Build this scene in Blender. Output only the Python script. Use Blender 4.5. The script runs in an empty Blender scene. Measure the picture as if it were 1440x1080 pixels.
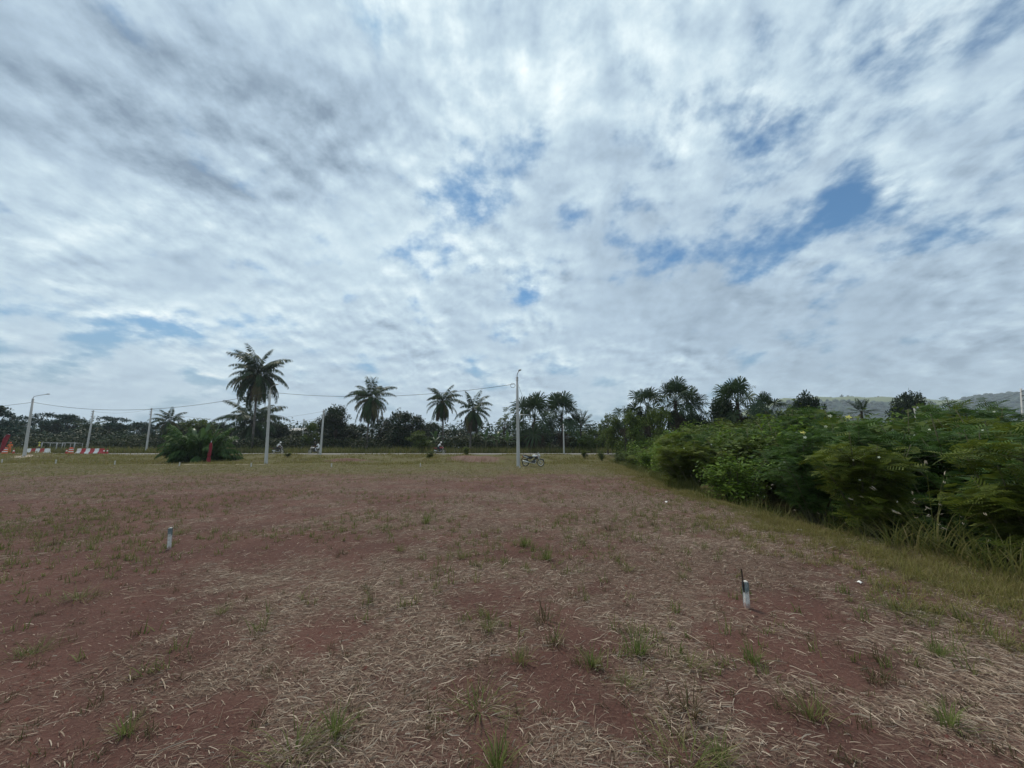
import bpy, bmesh, math, random
import numpy as np
from mathutils import Vector, Matrix

random.seed(7)
RNG = np.random.default_rng(7)
SC = bpy.context.scene
COL = SC.collection
R = math.radians

# ------------------------------------------------------------------ camera
F, CX, CY = 541.0, 720.0, 540.0          # photo is 1440 x 1080
EYE, PITCH = 1.6, R(9.34)
cam_d = bpy.data.cameras.new("camera")
cam_d.sensor_width = 36.0
cam_d.lens = 36.0 * F / 1440.0
cam_d.clip_start, cam_d.clip_end = 0.05, 20000.0
cam = bpy.data.objects.new("camera", cam_d)
COL.objects.link(cam)
cam.location = (0, 0, EYE)
cam.rotation_euler = (R(90) + PITCH, 0, 0)
SC.camera = cam


def ray(px, py):
    cx, cy = (px - CX) / F, (CY - py) / F
    return (cx, math.cos(PITCH) - math.sin(PITCH) * cy, math.sin(PITCH) + math.cos(PITCH) * cy)


def at(px, py, Y):
    """World point that the photo shows at (px, py) when it stands Y metres ahead."""
    a, b, c = ray(px, py)
    return Vector((a * Y / b, Y, EYE + c * Y / b))


def onground(px, py, z=0.0):
    a, b, c = ray(px, py)
    t = (z - EYE) / c
    return Vector((a * t, b * t, z))


# ------------------------------------------------------------------ exposure
SC.view_settings.view_transform = 'Standard'
SC.view_settings.look = 'None'
SC.view_settings.exposure = 0.18
SC.view_settings.gamma = 1.0
SC.view_settings.use_curve_mapping = False
SC.cycles.max_bounces = 6
SC.cycles.diffuse_bounces = 3
SC.cycles.transparent_max_bounces = 4
SC.cycles.volume_bounces = 1

# ------------------------------------------------------------------ sun
SUN_EL, SUN_AZ = R(56), R(-28)            # veiled by cloud, ahead and to the left
sun_dir = Vector((math.sin(SUN_AZ) * math.cos(SUN_EL), math.cos(SUN_AZ) * math.cos(SUN_EL), math.sin(SUN_EL)))
sl = bpy.data.lights.new("sun", 'SUN')
sl.energy = 2.5
sl.angle = R(13)
sl.color = (1.0, 0.92, 0.80)
so = bpy.data.objects.new("sun", sl)
COL.objects.link(so)
so.rotation_euler = sun_dir.to_track_quat('Z', 'Y').to_euler()
so.location = (-20, 40, 60)

# ------------------------------------------------------------------ world: clear sky under a broken cloud deck
W = bpy.data.worlds.new("World")
SC.world = W
W.use_nodes = True
W.cycles.sampling_method = 'MANUAL'
W.cycles.sample_map_resolution = 256
WT = W.node_tree
WT.nodes.clear()


class NB:
    """small node-expression builder"""

    def __init__(s, tree):
        s.t = tree

    def n(s, typ, **kw):
        nd = s.t.nodes.new(typ)
        for k, v in kw.items():
            setattr(nd, k, v)
        return nd

    def put(s, sock, v):
        if v is None:
            return
        if isinstance(v, bpy.types.NodeSocket):
            s.t.links.new(v, sock)
        else:
            sock.default_value = v

    def m(s, op, a, b=None, c=None, clamp=False):
        nd = s.n('ShaderNodeMath', operation=op, use_clamp=clamp)
        for i, v in enumerate((a, b, c)):
            s.put(nd.inputs[i], v)
        return nd.outputs[0]

    def v(s, op, a, b=None):
        nd = s.n('ShaderNodeVectorMath', operation=op)
        s.put(nd.inputs[0], a)
        if b is not None:
            s.put(nd.inputs[1], b)
        return nd.outputs['Value'] if op in ('DOT_PRODUCT', 'LENGTH') else nd.outputs[0]

    def comb(s, x, y, z):
        nd = s.n('ShaderNodeCombineXYZ')
        for i, v in enumerate((x, y, z)):
            s.put(nd.inputs[i], v)
        return nd.outputs[0]

    def noise(s, vec, scale, detail=6.0, rough=0.5, dist=0.0, lac=2.0, color=False):
        nd = s.n('ShaderNodeTexNoise')
        s.put(nd.inputs['Vector'], vec)
        nd.inputs['Scale'].default_value = scale
        nd.inputs['Detail'].default_value = detail
        nd.inputs['Roughness'].default_value = rough
        nd.inputs['Lacunarity'].default_value = lac
        nd.inputs['Distortion'].default_value = dist
        return nd.outputs['Color'] if color else nd.outputs[0]

    def ss(s, x, lo, hi, a=0.0, b=1.0):
        nd = s.n('ShaderNodeMapRange', interpolation_type='SMOOTHSTEP')
        s.put(nd.inputs['Value'], x)
        for k, v in (('From Min', lo), ('From Max', hi), ('To Min', a), ('To Max', b)):
            s.put(nd.inputs[k], v)
        return nd.outputs[0]

    def lin(s, x, lo, hi, a=0.0, b=1.0):
        nd = s.n('ShaderNodeMapRange')
        s.put(nd.inputs['Value'], x)
        for k, v in (('From Min', lo), ('From Max', hi), ('To Min', a), ('To Max', b)):
            s.put(nd.inputs[k], v)
        return nd.outputs[0]

    def ramp(s, x, stops):
        nd = s.n('ShaderNodeValToRGB')
        s.put(nd.inputs[0], x)
        el = nd.color_ramp.elements
        while len(el) < len(stops):
            el.new(0.5)
        for e, (p, c) in zip(el, stops):
            e.position = p
            e.color = (*c, 1.0)
        return nd.outputs[0]

    def mix(s, f, a, b):
        nd = s.n('ShaderNodeMix', data_type='RGBA')
        s.put(nd.inputs[0], f)
        s.put(nd.inputs[6], a if isinstance(a, bpy.types.NodeSocket) else (*a, 1.0))
        s.put(nd.inputs[7], b if isinstance(b, bpy.types.NodeSocket) else (*b, 1.0))
        return nd.outputs[2]


def build_world():
    b = NB(WT)
    out = b.n('ShaderNodeOutputWorld')
    sky = b.n('ShaderNodeTexSky', sky_type='NISHITA')
    sky.sun_disc = False
    sky.sun_elevation = SUN_EL
    sky.sun_rotation = SUN_AZ
    sky.air_density = 1.0
    sky.dust_density = 0.3
    sky.ozone_density = 1.0
    d = b.n('ShaderNodeTexCoord').outputs['Generated']
    sep = b.n('ShaderNodeSeparateXYZ')
    b.put(sep.inputs[0], d)
    x, y, z = sep.outputs
    zc = b.m('ADD', b.m('MAXIMUM', z, 0.0), 0.32)
    u, v = b.m('DIVIDE', x, zc), b.m('DIVIDE', y, zc)

    def g(px, py, sig, w):
        dv = Vector(ray(px, py)).normalized()
        dot = b.v('DOT_PRODUCT', d, tuple(dv))
        return b.m('MULTIPLY', b.m('EXPONENT', b.m('MULTIPLY', b.m('SUBTRACT', dot, 1.0), 1.0 / (R(sig) ** 2))), w)

    def gsum(lst, base=0.0):
        acc = base
        for it in lst:
            acc = b.m('ADD', acc, g(*it)) if not isinstance(acc, float) or acc != 0.0 else g(*it)
        return acc

    # cloud-deck plane coordinates, rows of cloud run away from the viewer
    p = b.comb(b.m('MULTIPLY', u, 1.18), b.m('MULTIPLY', v, 1.05), 3.7)
    warp = b.noise(p, 1.6, 2.0, 0.5, color=True)
    pw = b.v('ADD', p, b.v('MULTIPLY', b.v('SUBTRACT', warp, (0.5, 0.5, 0.5)), (0.09, 0.09, 0.1)))
    n1 = b.noise(pw, 4.2, 7.0, 0.58)
    sd = (sun_dir.x * 0.075, sun_dir.y * 0.075, 0.0)
    n1b = b.noise(b.v('ADD', pw, sd), 4.2, 6.0, 0.58)
    n2 = b.noise(p, 1.5, 3.0, 0.55)
    n3 = b.noise(pw, 7.5, 5.0, 0.55)
    # toward the right of the view the deck breaks into streets running away from the viewer
    n4 = b.noise(b.comb(b.m('MULTIPLY', u, 5.2), b.m('MULTIPLY', v, 1.5), 9.1), 1.0, 4.0, 0.55, 0.3)
    street = b.m('MULTIPLY', b.m('SUBTRACT', n4, 0.5), b.ss(u, 0.05, 0.75, 0.0, 0.42))
    # coverage: a nearly closed deck on the left, opening up to the right of the view
    holes = [(645, 283, 3.2, -.15), (700, 292, 2.6, -.08), (785, 325, 2.2, -.08), (600, 345, 3, -.06), (560, 60, 3, -.05),
             (690, 6, 3.4, -.15), (775, 75, 2.4, -.10), (660, 95, 1.6, -.08), (832, 100, 1.6, -.09),
             (1060, 165, 3.6, -.19), (1100, 190, 3, -.14), (985, 150, 2.6, -.10), (930, 160, 2.6, -.10), (1030, 40, 2.2, -.08), (870, 185, 2, -.10),
             (1200, 15, 3.5, -.10), (1430, 70, 5, -.11), (1330, 15, 3.5, -.08), (1075, 100, 2, -.05),
             (1255, 110, 3, -.08), (1330, 160, 3, -.07), (1205, 230, 2.2, -.11), (1190, 255, 2, -.06),
             (1035, 270, 3, -.15), (1090, 300, 4.4, -.22), (1035, 350, 3.6, -.20), (1180, 300, 3.5, -.17), (1245, 285, 3, -.17), (1300, 325, 3.5, -.14),
             (1140, 388, 3.4, -.20), (1080, 378, 3.2, -.16), (900, 345, 3.0, -.16), (960, 365, 2.8, -.14), (1380, 325, 4, -.13), (1430, 345, 3.0, -.11),
             (745, 412, 1.6, -.14), (730, 415, 2.2, -.06),
             (100, 520, 6.0, -.34), (245, 530, 5.0, -.30), (-40, 530, 8, -.22), (390, 560, 5, -.08)]
    fills = [(420, 150, 9, .10), (250, 330, 12, .08), (830, 230, 7, .07), (960, 250, 5, .13), (560, 460, 10, .07), (1000, 470, 8, .13), (1300, 440, 10, .12), (1350, 245, 4, .08), (800, 60, 5, .07), (1120, 120, 1.5, .05), (140, 537, 1.6, .42), (225, 530, 1.4, .42), (185, 548, 1.5, .40), (60, 478, 1.6, .30), (20, 475, 1.5, .25), (30, 570, 2.0, .36), (190, 500, 1.2, .28), (250, 502, 1.0, .24), (280, 580, 1.8, .3), (110, 578, 2, .34), (430, 580, 2, .2), (100, 100, 10, .06)]
    holes = [(q[0], q[1], q[2] * 0.82, q[3] * (0.78 if q[0] > 840 else 0.75)) for q in holes]
    bias = gsum(holes + fills)
    # openings of the wider sky (same character outside the frame)
    open_r = b.lin(b.m('ADD', b.m('MULTIPLY', n2, 1.0), b.m('MULTIPLY', u, -0.02)), 0.3, 0.7, -0.03, 0.05)
    dens = b.m('ADD', b.m('ADD', n1, b.m('MULTIPLY', bias, 0.72)), b.m('ADD', open_r, 0.108))
    dens = b.m('ADD', dens, b.m('ADD', b.m('MULTIPLY', b.m('SUBTRACT', n3, 0.5), 0.27), street))
    cov = b.ss(dens, 0.37, 0.62)
    thick = b.ss(dens, 0.48, 0.80)

    # light and shade on the deck
    relief = b.m('MULTIPLY', b.m('MULTIPLY', b.m('SUBTRACT', n1, n1b), 2.1), b.ss(n2, 0.36, 0.60, 0.45, 1.2))
    light = [(345, 90, 4.5, .15), (340, 60, 9, .04), (740, 60, 6, .05), (830, 30, 5, .09), (110, 292, 3.5, .14), (190, 330, 6, .06), (270, 432, 4.5, .15), (430, 420, 6, .08), (470, 315, 4, .10), (560, 380, 6, .06), (860, 450, 4, .08), (620, 370, 6, .05),
             (505, 20, 5, .07), (60, 70, 6, .05), (1120, 290, 3.5, .03), (960, 175, 3, .08), (1160, 80, 4, .04), (870, 100, 6, .06), (1000, 265, 3, .05), (1190, 260, 5, .04)]
    dark = [(350, 150, 6.5, -.20), (270, 120, 5, -.15), (450, 185, 4.5, -.18), (490, 195, 5, -.08), (70, 90, 6, -.08), (20, 105, 3, -.08), (210, 260, 8, -.08), (130, 190, 9, -.05), (720, 200, 6, -.05), (960, 400, 10, -.09), (1200, 470, 14, -.10), (1430, 440, 12, -.08), (520, 490, 5, -.06), (900, 310, 8, -.06), (700, 510, 10, -.05), (300, 390, 3.5, -.08), (200, 385, 3.0, -.08), (1200, 530, 2.4, -.09), (1310, 515, 2, -.09), (1110, 535, 2.2, -.07), (1400, 250, 8, -.04), (450, 520, 8, -.04)]
    lb = gsum([(q[0], q[1], q[2], q[3] * (1.15 if q[3] > 0 else 1.2)) for q in light + dark])
    val = b.m('ADD', b.m('ADD', b.m('MULTIPLY', b.m('SUBTRACT', n3, 0.5), 0.22), b.m('MULTIPLY', b.m('SUBTRACT', n2, 0.5), 0.50)), b.m('ADD', b.m('ADD', relief, b.m('MULTIPLY', street, 0.8)), lb))
    val = b.m('ADD', val, b.m('MULTIPLY', thick, -0.16))
    val = b.m('ADD', val, 0.61)
    cloud = b.ramp(val, [(0.0, (0.21, 0.285, 0.375)), (0.38, (0.40, 0.515, 0.625)), (0.60, (0.53, 0.66, 0.745)), (0.84, (0.73, 0.845, 0.885)), (1.0, (0.90, 0.965, 0.96))])
    # distance: the deck fades into pale grey-blue air toward the horizon
    far = b.ss(z, 0.0, 0.26, 1.0, 0.0)
    cloud = b.mix(b.m('MULTIPLY', far, 0.70), cloud, (0.43, 0.535, 0.62))
    bg1 = b.n('ShaderNodeBackground')
    blue = b.v('MULTIPLY', sky.outputs[0], (0.50, 0.92, 1.12))
    skyc = b.mix(b.m('MULTIPLY', b.ss(z, 0.03, 0.36, 1.0, 0.0), 0.95), blue, (2.9, 4.2, 5.3))
    b.put(bg1.inputs[0], skyc)
    bg1.inputs[1].default_value = 0.078
    bg2 = b.n('ShaderNodeBackground')
    b.put(bg2.inputs[0], cloud)
    bg2.inputs[1].default_value = 1.0
    mx = b.n('ShaderNodeMixShader')
    b.put(mx.inputs[0], cov)
    b.t.links.new(bg1.outputs[0], mx.inputs[1])
    b.t.links.new(bg2.outputs[0], mx.inputs[2])
    b.t.links.new(mx.outputs[0], out.inputs[0])


build_world()

# ------------------------------------------------------------------ numeric noise for terrain and scatter
def vhash(ix, iy, seed):
    h = (ix.astype(np.int64) * 374761393 + iy.astype(np.int64) * 668265263 + seed * 974634777) & 0xFFFFFFFF
    h = ((h ^ (h >> 13)) * 1274126177) & 0xFFFFFFFF
    return ((h ^ (h >> 16)) & 0xFFFF) / 65535.0


def vnoise(x, y, seed=0):
    ix, iy = np.floor(x), np.floor(y)
    fx, fy = x - ix, y - iy
    fx, fy = fx * fx * (3 - 2 * fx), fy * fy * (3 - 2 * fy)
    a, b_, c, d = vhash(ix, iy, seed), vhash(ix + 1, iy, seed), vhash(ix, iy + 1, seed), vhash(ix + 1, iy + 1, seed)
    return (a * (1 - fx) + b_ * fx) * (1 - fy) + (c * (1 - fx) + d * fx) * fy


def fbm(x, y, seed=0, octs=4, gain=0.5):
    s, amp, tot = 0.0, 1.0, 0.0
    for k in range(octs):
        s = s + amp * vnoise(x * 2 ** k + 17.3 * k, y * 2 ** k - 9.1 * k, seed + k)
        tot += amp
        amp *= gain
    return s / tot


def sstep(x, lo, hi):
    t = np.clip((x - lo) / (hi - lo), 0, 1)
    return t * t * (3 - 2 * t)


EDGE_Y = [-30, 2.0, 5.2, 7.0, 8.7, 12, 15, 18, 24, 34, 44, 56, 60]
EDGE_X = [6.6, 6.6, 6.45, 6.3, 5.95, 6.1, 6.4, 7.1, 8.2, 9.9, 10.8, 11.5, 11.5]


def edge_x(y):
    return np.interp(y, EDGE_Y, EDGE_X)


ROAD_Y0, ROAD_Y1, ROAD_Z = 59.0, 66.5, 0.60


def ground_h(x, y):
    x, y = np.asarray(x, float), np.asarray(y, float)
    h = 0.10 * (fbm(x * 0.18, y * 0.18, 11, 3) - 0.5) * sstep(np.abs(y), 0, 14)
    h = h + 0.035 * (fbm(x * 0.9, y * 0.9, 12, 3) - 0.5)
    # bank up to the road, lumpy
    up = sstep(y, 40, 58)
    h = h * (1 - up) + up * (ROAD_Z - 0.06)
    lump = sstep(y, 35, 39) * (1 - sstep(y, 50, 57)) * sstep(x, -75, -40 + 0 * y) * (1 - sstep(x, 6, 11))
    h = h + lump * 0.55 * np.clip(fbm(x * 0.30, y * 0.45, 21, 3) - 0.46, 0, 1)
    # pushed-up heaps of earth near the middle pole
    for (mx, my, sx, sy, mh) in ((-5.2, 43, 4.2, 1.6, .42), (-1.2, 44, 2.2, 1.3, .30), (-17.5, 42.5, 2.6, 1.3, .34), (-24, 44, 3.0, 1.5, .20), (-52, 46, 6, 2.0, .35), (-60, 49, 3.5, 2, .45)):
        h = h + 1.35 * mh * np.exp(-((x - mx) / sx) ** 2 - ((y - my) / sy) ** 2) * (0.75 + 0.5 * fbm(x * 1.1, y * 1.1, 23, 2))
    # ditch and low ground right of the plot
    e = edge_x(y)
    dd = sstep(x, e + 0.15, e + 1.9) * (1 - sstep(y, 44, 56))
    h = h - 0.85 * dd
    # wide plain, a little lower beyond the road
    h = h + sstep(y, 66, 75) * (-0.15)
    return h


def ground_h1(x, y):
    return float(ground_h(np.array([x]), np.array([y]))[0])


BARE = [(60, 830, 1.1), (60, 930, .45), (790, 950, .45), (1090, 915, .45), (1190, 935, .40), (1010, 900, .3), (690, 650 + 32, 1.8), (560, 700, 1.6), (300, 700, 2.2), (680, 850, .4), (620, 985, .22), (1180, 1010, .22), (460, 890, .35), (100, 1040, .25), (700, 1050, .2), (1090, 1000, .22), (430, 760, 1.0), (120, 790, 1.2), (900, 770, .4), (1160, 870, .35), (210, 860, .5), (870, 1010, .2), (330, 1010, .25), (820, 900, .35)]
BARE = [(onground(px, py).x, onground(px, py).y, r) for px, py, r in BARE]
LUSH = [(480, 880, .7), (600, 900, .6), (440, 960, .4), (560, 1000, .4), (900, 980, .4), (760, 1060, .3), (350, 800, .8), (560, 820, .8), (700, 900, .35), (800, 1040, .3), (1000, 1030, .25), (420, 1040, .35), (340, 940, .3), (1290, 960, .5), (1340, 1000, .4), (1380, 930, .5), (900, 720, 2.5), (1000, 780, 1.4)]
LUSH = [(onground(px, py).x, onground(px, py).y, r) for px, py, r in LUSH]


def straw_cover(x, y):
    c = 0.45 * fbm(x * 0.75, y * 0.95, 31, 4, 0.6) + 0.55 * fbm(x * 3.4, y * 3.4, 35, 4, .6) + 0.25 * (fbm(x * 0.22, y * 0.22, 39, 2) - 0.5)
    for (bx, by, r) in BARE:
        c = c - 0.20 * np.exp(-((x - bx) ** 2 + (y - by) ** 2) / (r * r))
    for (bx, by, r) in LUSH:
        c = c + 0.12 * np.exp(-((x - bx) ** 2 + (y - by) ** 2) / (r * r))
    c = c - 0.10 * sstep(-x, 1.5, 7) * (1 - sstep(y, 9, 16))
    return sstep(c, 0.29, 0.78)


STRIP_Y = [-30, 2, 3.5, 5.5, 8, 10.6, 15, 23, 33, 40]
STRIP_X = [5.0, 4.95, 4.8, 4.5, 4.8, 5.2, 5.5, 6.9, 7.6, 6.0]


def grass_cover(x, y):
    n = fbm(x * 0.6, y * 0.6, 41, 4)
    s = np.interp(y, STRIP_Y, STRIP_X)
    strip = sstep(x + 2.4 * (n - 0.5) - .2 + .6 * (fbm(x * 3, y * 3, 44, 2) - .5), s - 0.35, s + 0.9)
    far = sstep(y + 12 * (n - 0.5) + 2.0 * sstep(x, -12, 6) + 2.0 * sstep(-x, 10, 20), 12, 32)
    bank = sstep(y, 34, 42)
    patch = 0.35 * sstep(fbm(x * 1.7, y * 1.7, 47, 3), 0.60, 0.75) * sstep(y, 6, 14)
    return np.clip(np.maximum.reduce([strip, far * 0.74, bank * (0.35 + 0.65 * sstep(fbm(x * .22, y * .35, 43, 3), .38, .56)), patch]), 0, 1)


# ------------------------------------------------------------------ mesh helpers
def link(o, parent=None):
    COL.objects.link(o)
    if parent is not None:
        o.parent = parent
    return o


def tag(o, label=None, cat=None, group=None, kind=None):
    if label:
        o['label'] = label
    if cat:
        o['category'] = cat
    if group:
        o['group'] = group
    if kind:
        o['kind'] = kind
    return o


def thing(name, label, cat, loc=(0, 0, 0), rz=0.0, group=None, scale=1.0, rot=None):
    o = bpy.data.objects.new(name, None)
    o.empty_display_size = 0.2
    o.location = loc
    o.rotation_euler = rot if rot else (0, 0, rz)
    o.scale = (scale,) * 3 if not isinstance(scale, (tuple, list)) else scale
    COL.objects.link(o)
    return tag(o, label, cat, group)


def part(name, mesh, parent=None, loc=(0, 0, 0), rot=(0, 0, 0), scale=1.0):
    o = bpy.data.objects.new(name, mesh)
    o.location = loc
    o.rotation_euler = rot
    o.scale = (scale,) * 3 if not isinstance(scale, (tuple, list)) else scale
    return link(o, parent)


def mesh_np(name, V, Fc, mats, smooth=False, midx=None):
    """V (n,3); Fc (m,k) with k = 3 or 4, all the same."""
    V, Fc = np.asarray(V, np.float32), np.asarray(Fc, np.int32)
    me = bpy.data.meshes.new(name)
    m, k = Fc.shape
    me.vertices.add(len(V))
    me.vertices.foreach_set('co', V.ravel())
    me.loops.add(m * k)
    me.loops.foreach_set('vertex_index', Fc.ravel())
    me.polygons.add(m)
    me.polygons.foreach_set('loop_start', np.arange(0, m * k, k, dtype=np.int32))
    me.polygons.foreach_set('loop_total', np.full(m, k, np.int32))
    for mt in (mats if isinstance(mats, (list, tuple)) else [mats]):
        me.materials.append(mt)
    if midx is not None:
        me.polygons.foreach_set('material_index', np.asarray(midx, np.int32))
    me.update(calc_edges=True)
    me.validate()
    if smooth:
        me.polygons.foreach_set('use_smooth', np.ones(m, bool))
    return me


def frames(dirs, ups):
    """rows -> orthonormal frames (x along dirs, z near ups)."""
    x = dirs / np.maximum(np.linalg.norm(dirs, axis=1, keepdims=True), 1e-9)
    y = np.cross(ups, x)
    ln = np.linalg.norm(y, axis=1, keepdims=True)
    y = np.where(ln < 1e-4, np.cross(np.array([0.0, 1.0, 0.01]), x), y)
    y = y / np.maximum(np.linalg.norm(y, axis=1, keepdims=True), 1e-9)
    z = np.cross(x, y)
    return np.stack([x, y, z], axis=2)          # (n,3,3): columns are the axes


def stamp(TV, TF, pos, fr, size):
    """copies of a template (TV,TF) at pos with frames fr and sizes -> V, F"""
    n, k = len(pos), len(TV)
    V = np.einsum('nij,kj->nki', fr, TV) * size[:, None, None] + pos[:, None, :]
    Fc = TF[None] + (np.arange(n) * k)[:, None, None]
    return V.reshape(-1, 3), Fc.reshape(-1, TF.shape[1])


class G:
    """python-side geometry collector with material slots"""

    def __init__(s):
        s.v, s.f, s.mi = [], [], []

    def add(s, V, Fc, m=0):
        o = len(s.v)
        s.v += [tuple(p) for p in V]
        s.f += [tuple(i + o for i in f) for f in Fc]
        s.mi += [m] * len(Fc)
        return s

    def box(s, c, size, m=0, rot=None, taper=(1, 1)):
        x, y, z = size[0] / 2, size[1] / 2, size[2] / 2
        P = [Vector((sx * x * (taper[0] if sz > 0 else 1), sy * y * (taper[1] if sz > 0 else 1), sz * z)) for sz in (-1, 1) for sy in (-1, 1) for sx in (-1, 1)]
        if rot is not None:
            P = [rot @ p for p in P]
        P = [p + Vector(c) for p in P]
        return s.add(P, [(0, 2, 3, 1), (4, 5, 7, 6), (0, 1, 5, 4), (1, 3, 7, 5), (3, 2, 6, 7), (2, 0, 4, 6)], m)

    def tube(s, pts, rad, n=6, m=0, cap=True):
        pts = [Vector(p) for p in pts]
        rad = [rad] * len(pts) if not isinstance(rad, (list, tuple)) else rad
        V, Fc = [], []
        t0 = (pts[1] - pts[0]).normalized()
        a = t0.orthogonal().normalized()
        for i, p in enumerate(pts):
            t = (pts[min(i + 1, len(pts) - 1)] - pts[max(i - 1, 0)]).normalized()
            a = (a - t * a.dot(t)).normalized()
            b_ = t.cross(a)
            for k in range(n):
                an = 2 * math.pi * k / n
                V.append(p + (a * math.cos(an) + b_ * math.sin(an)) * rad[i])
        for i in range(len(pts) - 1):
            for k in range(n):
                k2 = (k + 1) % n
                Fc.append((i * n + k, i * n + k2, (i + 1) * n + k2, (i + 1) * n + k))
        if cap:
            Fc.append(tuple(range(n - 1, -1, -1)))
            e = (len(pts) - 1) * n
            Fc.append(tuple(range(e, e + n)))
        return s.add(V, Fc, m)

    def torus(s, c, R0, r, n=24, k=6, m=0, squash=1.0):
        """ring in the XZ plane (axis along Y)"""
        V, Fc = [], []
        for i in range(n):
            a = 2 * math.pi * i / n
            for j in range(k):
                t = 2 * math.pi * j / k
                q = R0 + r * math.cos(t)
                V.append((c[0] + q * math.cos(a), c[1] + r * squash * math.sin(t), c[2] + q * math.sin(a)))
        for i in range(n):
            for j in range(k):
                i2, j2 = (i + 1) % n, (j + 1) % k
                Fc.append((i * k + j, i2 * k + j, i2 * k + j2, i * k + j2))
        return s.add(V, Fc, m)

    def ell(s, c, r, n=10, k=7, m=0, rot=None):
        V = [Vector((0, 0, -1))]
        for j in range(1, k):
            t = -math.pi / 2 + math.pi * j / k
            for i in range(n):
                a = 2 * math.pi * i / n
                V.append(Vector((math.cos(t) * math.cos(a), math.cos(t) * math.sin(a), math.sin(t))))
        V.append(Vector((0, 0, 1)))
        P = [Vector((v.x * r[0], v.y * r[1], v.z * r[2])) for v in V]
        if rot is not None:
            P = [rot @ p for p in P]
        P = [p + Vector(c) for p in P]
        Fc = []
        for i in range(n):
            Fc.append((0, 1 + (i + 1) % n, 1 + i))
        for j in range(k - 2):
            for i in range(n):
                a, b_ = 1 + j * n + i, 1 + j * n + (i + 1) % n
                Fc.append((a, b_, b_ + n, a + n))
        e = 1 + (k - 2) * n
        for i in range(n):
            Fc.append((e + i, e + (i + 1) % n, len(P) - 1))
        return s.add(P, Fc, m)

    def lathe(s, prof, n=16, m=0, c=(0, 0, 0)):
        V, Fc = [], []
        for (r, z) in prof:
            for i in range(n):
                a = 2 * math.pi * i / n
                V.append((c[0] + r * math.cos(a), c[1] + r * math.sin(a), c[2] + z))
        for j in range(len(prof) - 1):
            for i in range(n):
                i2 = (i + 1) % n
                Fc.append((j * n + i, j * n + i2, (j + 1) * n + i2, (j + 1) * n + i))
        Fc.append(tuple(range(n - 1, -1, -1)))
        e = (len(prof) - 1) * n
        Fc.append(tuple(range(e, e + n)))
        return s.add(V, Fc, m)

    def extrude(s, poly, y0, y1, m=0):
        """polygon in XZ pushed from y0 to y1"""
        n = len(poly)
        V = [(x, y0, z) for x, z in poly] + [(x, y1, z) for x, z in poly]
        Fc = [tuple(range(n)), tuple(range(2 * n - 1, n - 1, -1))]
        for i in range(n):
            j = (i + 1) % n
            Fc.append((i, i + n, j + n, j))
        return s.add(V, Fc, m)

    def build(s, name, mats, smooth=False):
        me = bpy.data.meshes.new(name)
        me.from_pydata(s.v, [], s.f)
        for mt in (mats if isinstance(mats, (list, tuple)) else [mats]):
            me.materials.append(mt)
        me.polygons.foreach_set('material_index', s.mi)
        bm = bmesh.new()
        bm.from_mesh(me)
        bmesh.ops.recalc_face_normals(bm, faces=bm.faces)
        bm.to_mesh(me)
        bm.free()
        if smooth:
            me.polygons.foreach_set('use_smooth', [True] * len(me.polygons))
        me.update()
        return me


# ------------------------------------------------------------------ materials
def new_mat(name):
    m = bpy.data.materials.new(name)
    m.use_nodes = True
    t = m.node_tree
    t.nodes.clear()
    b = NB(t)
    out = b.n('ShaderNodeOutputMaterial')
    return m, b, out


def principled(b, color, rough=0.7, metal=0.0, normal=None, spec=0.3):
    p = b.n('ShaderNodeBsdfPrincipled')
    b.put(p.inputs['Base Color'], color if isinstance(color, bpy.types.NodeSocket) else (*color, 1.0))
    b.put(p.inputs['Roughness'], rough)
    p.inputs['Metallic'].default_value = metal
    p.inputs['Specular IOR Level'].default_value = spec
    if normal is not None:
        b.put(p.inputs['Normal'], normal)
    return p.outputs[0]


def bump(b, h, strength=0.3, dist=0.02):
    nd = b.n('ShaderNodeBump')
    nd.inputs['Strength'].default_value = strength
    nd.inputs['Distance'].default_value = dist
    b.put(nd.inputs['Height'], h)
    return nd.outputs[0]


def pos(b):
    return b.n('ShaderNodeNewGeometry').outputs['Position']


def objco(b):
    return b.n('ShaderNodeTexCoord').outputs['Object']


def painted(name, color, rough=0.5, metal=0.0, wear=0.25, scale=6.0, dirt=(0.16, 0.10, 0.07), spec=0.4):
    """paint or plastic or metal with uneven tone and grime"""
    m, b, out = new_mat(name)
    c = objco(b)
    n = b.noise(c, scale, 5.0, 0.6)
    n2 = b.noise(c, scale * 6, 3.0, 0.6)
    f = b.m('MULTIPLY', b.ss(b.m('ADD', b.m('MULTIPLY', n, 0.7), b.m('MULTIPLY', n2, 0.3)), 0.48, 0.72), wear)
    col = b.mix(f, color, dirt)
    r = b.lin(n2, 0.3, 0.7, max(rough - 0.1, 0.05), min(rough + 0.15, 1))
    b.t.links.new(principled(b, col, r, metal, bump(b, n2, 0.08, 0.01), spec), out.inputs[0])
    return m


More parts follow.
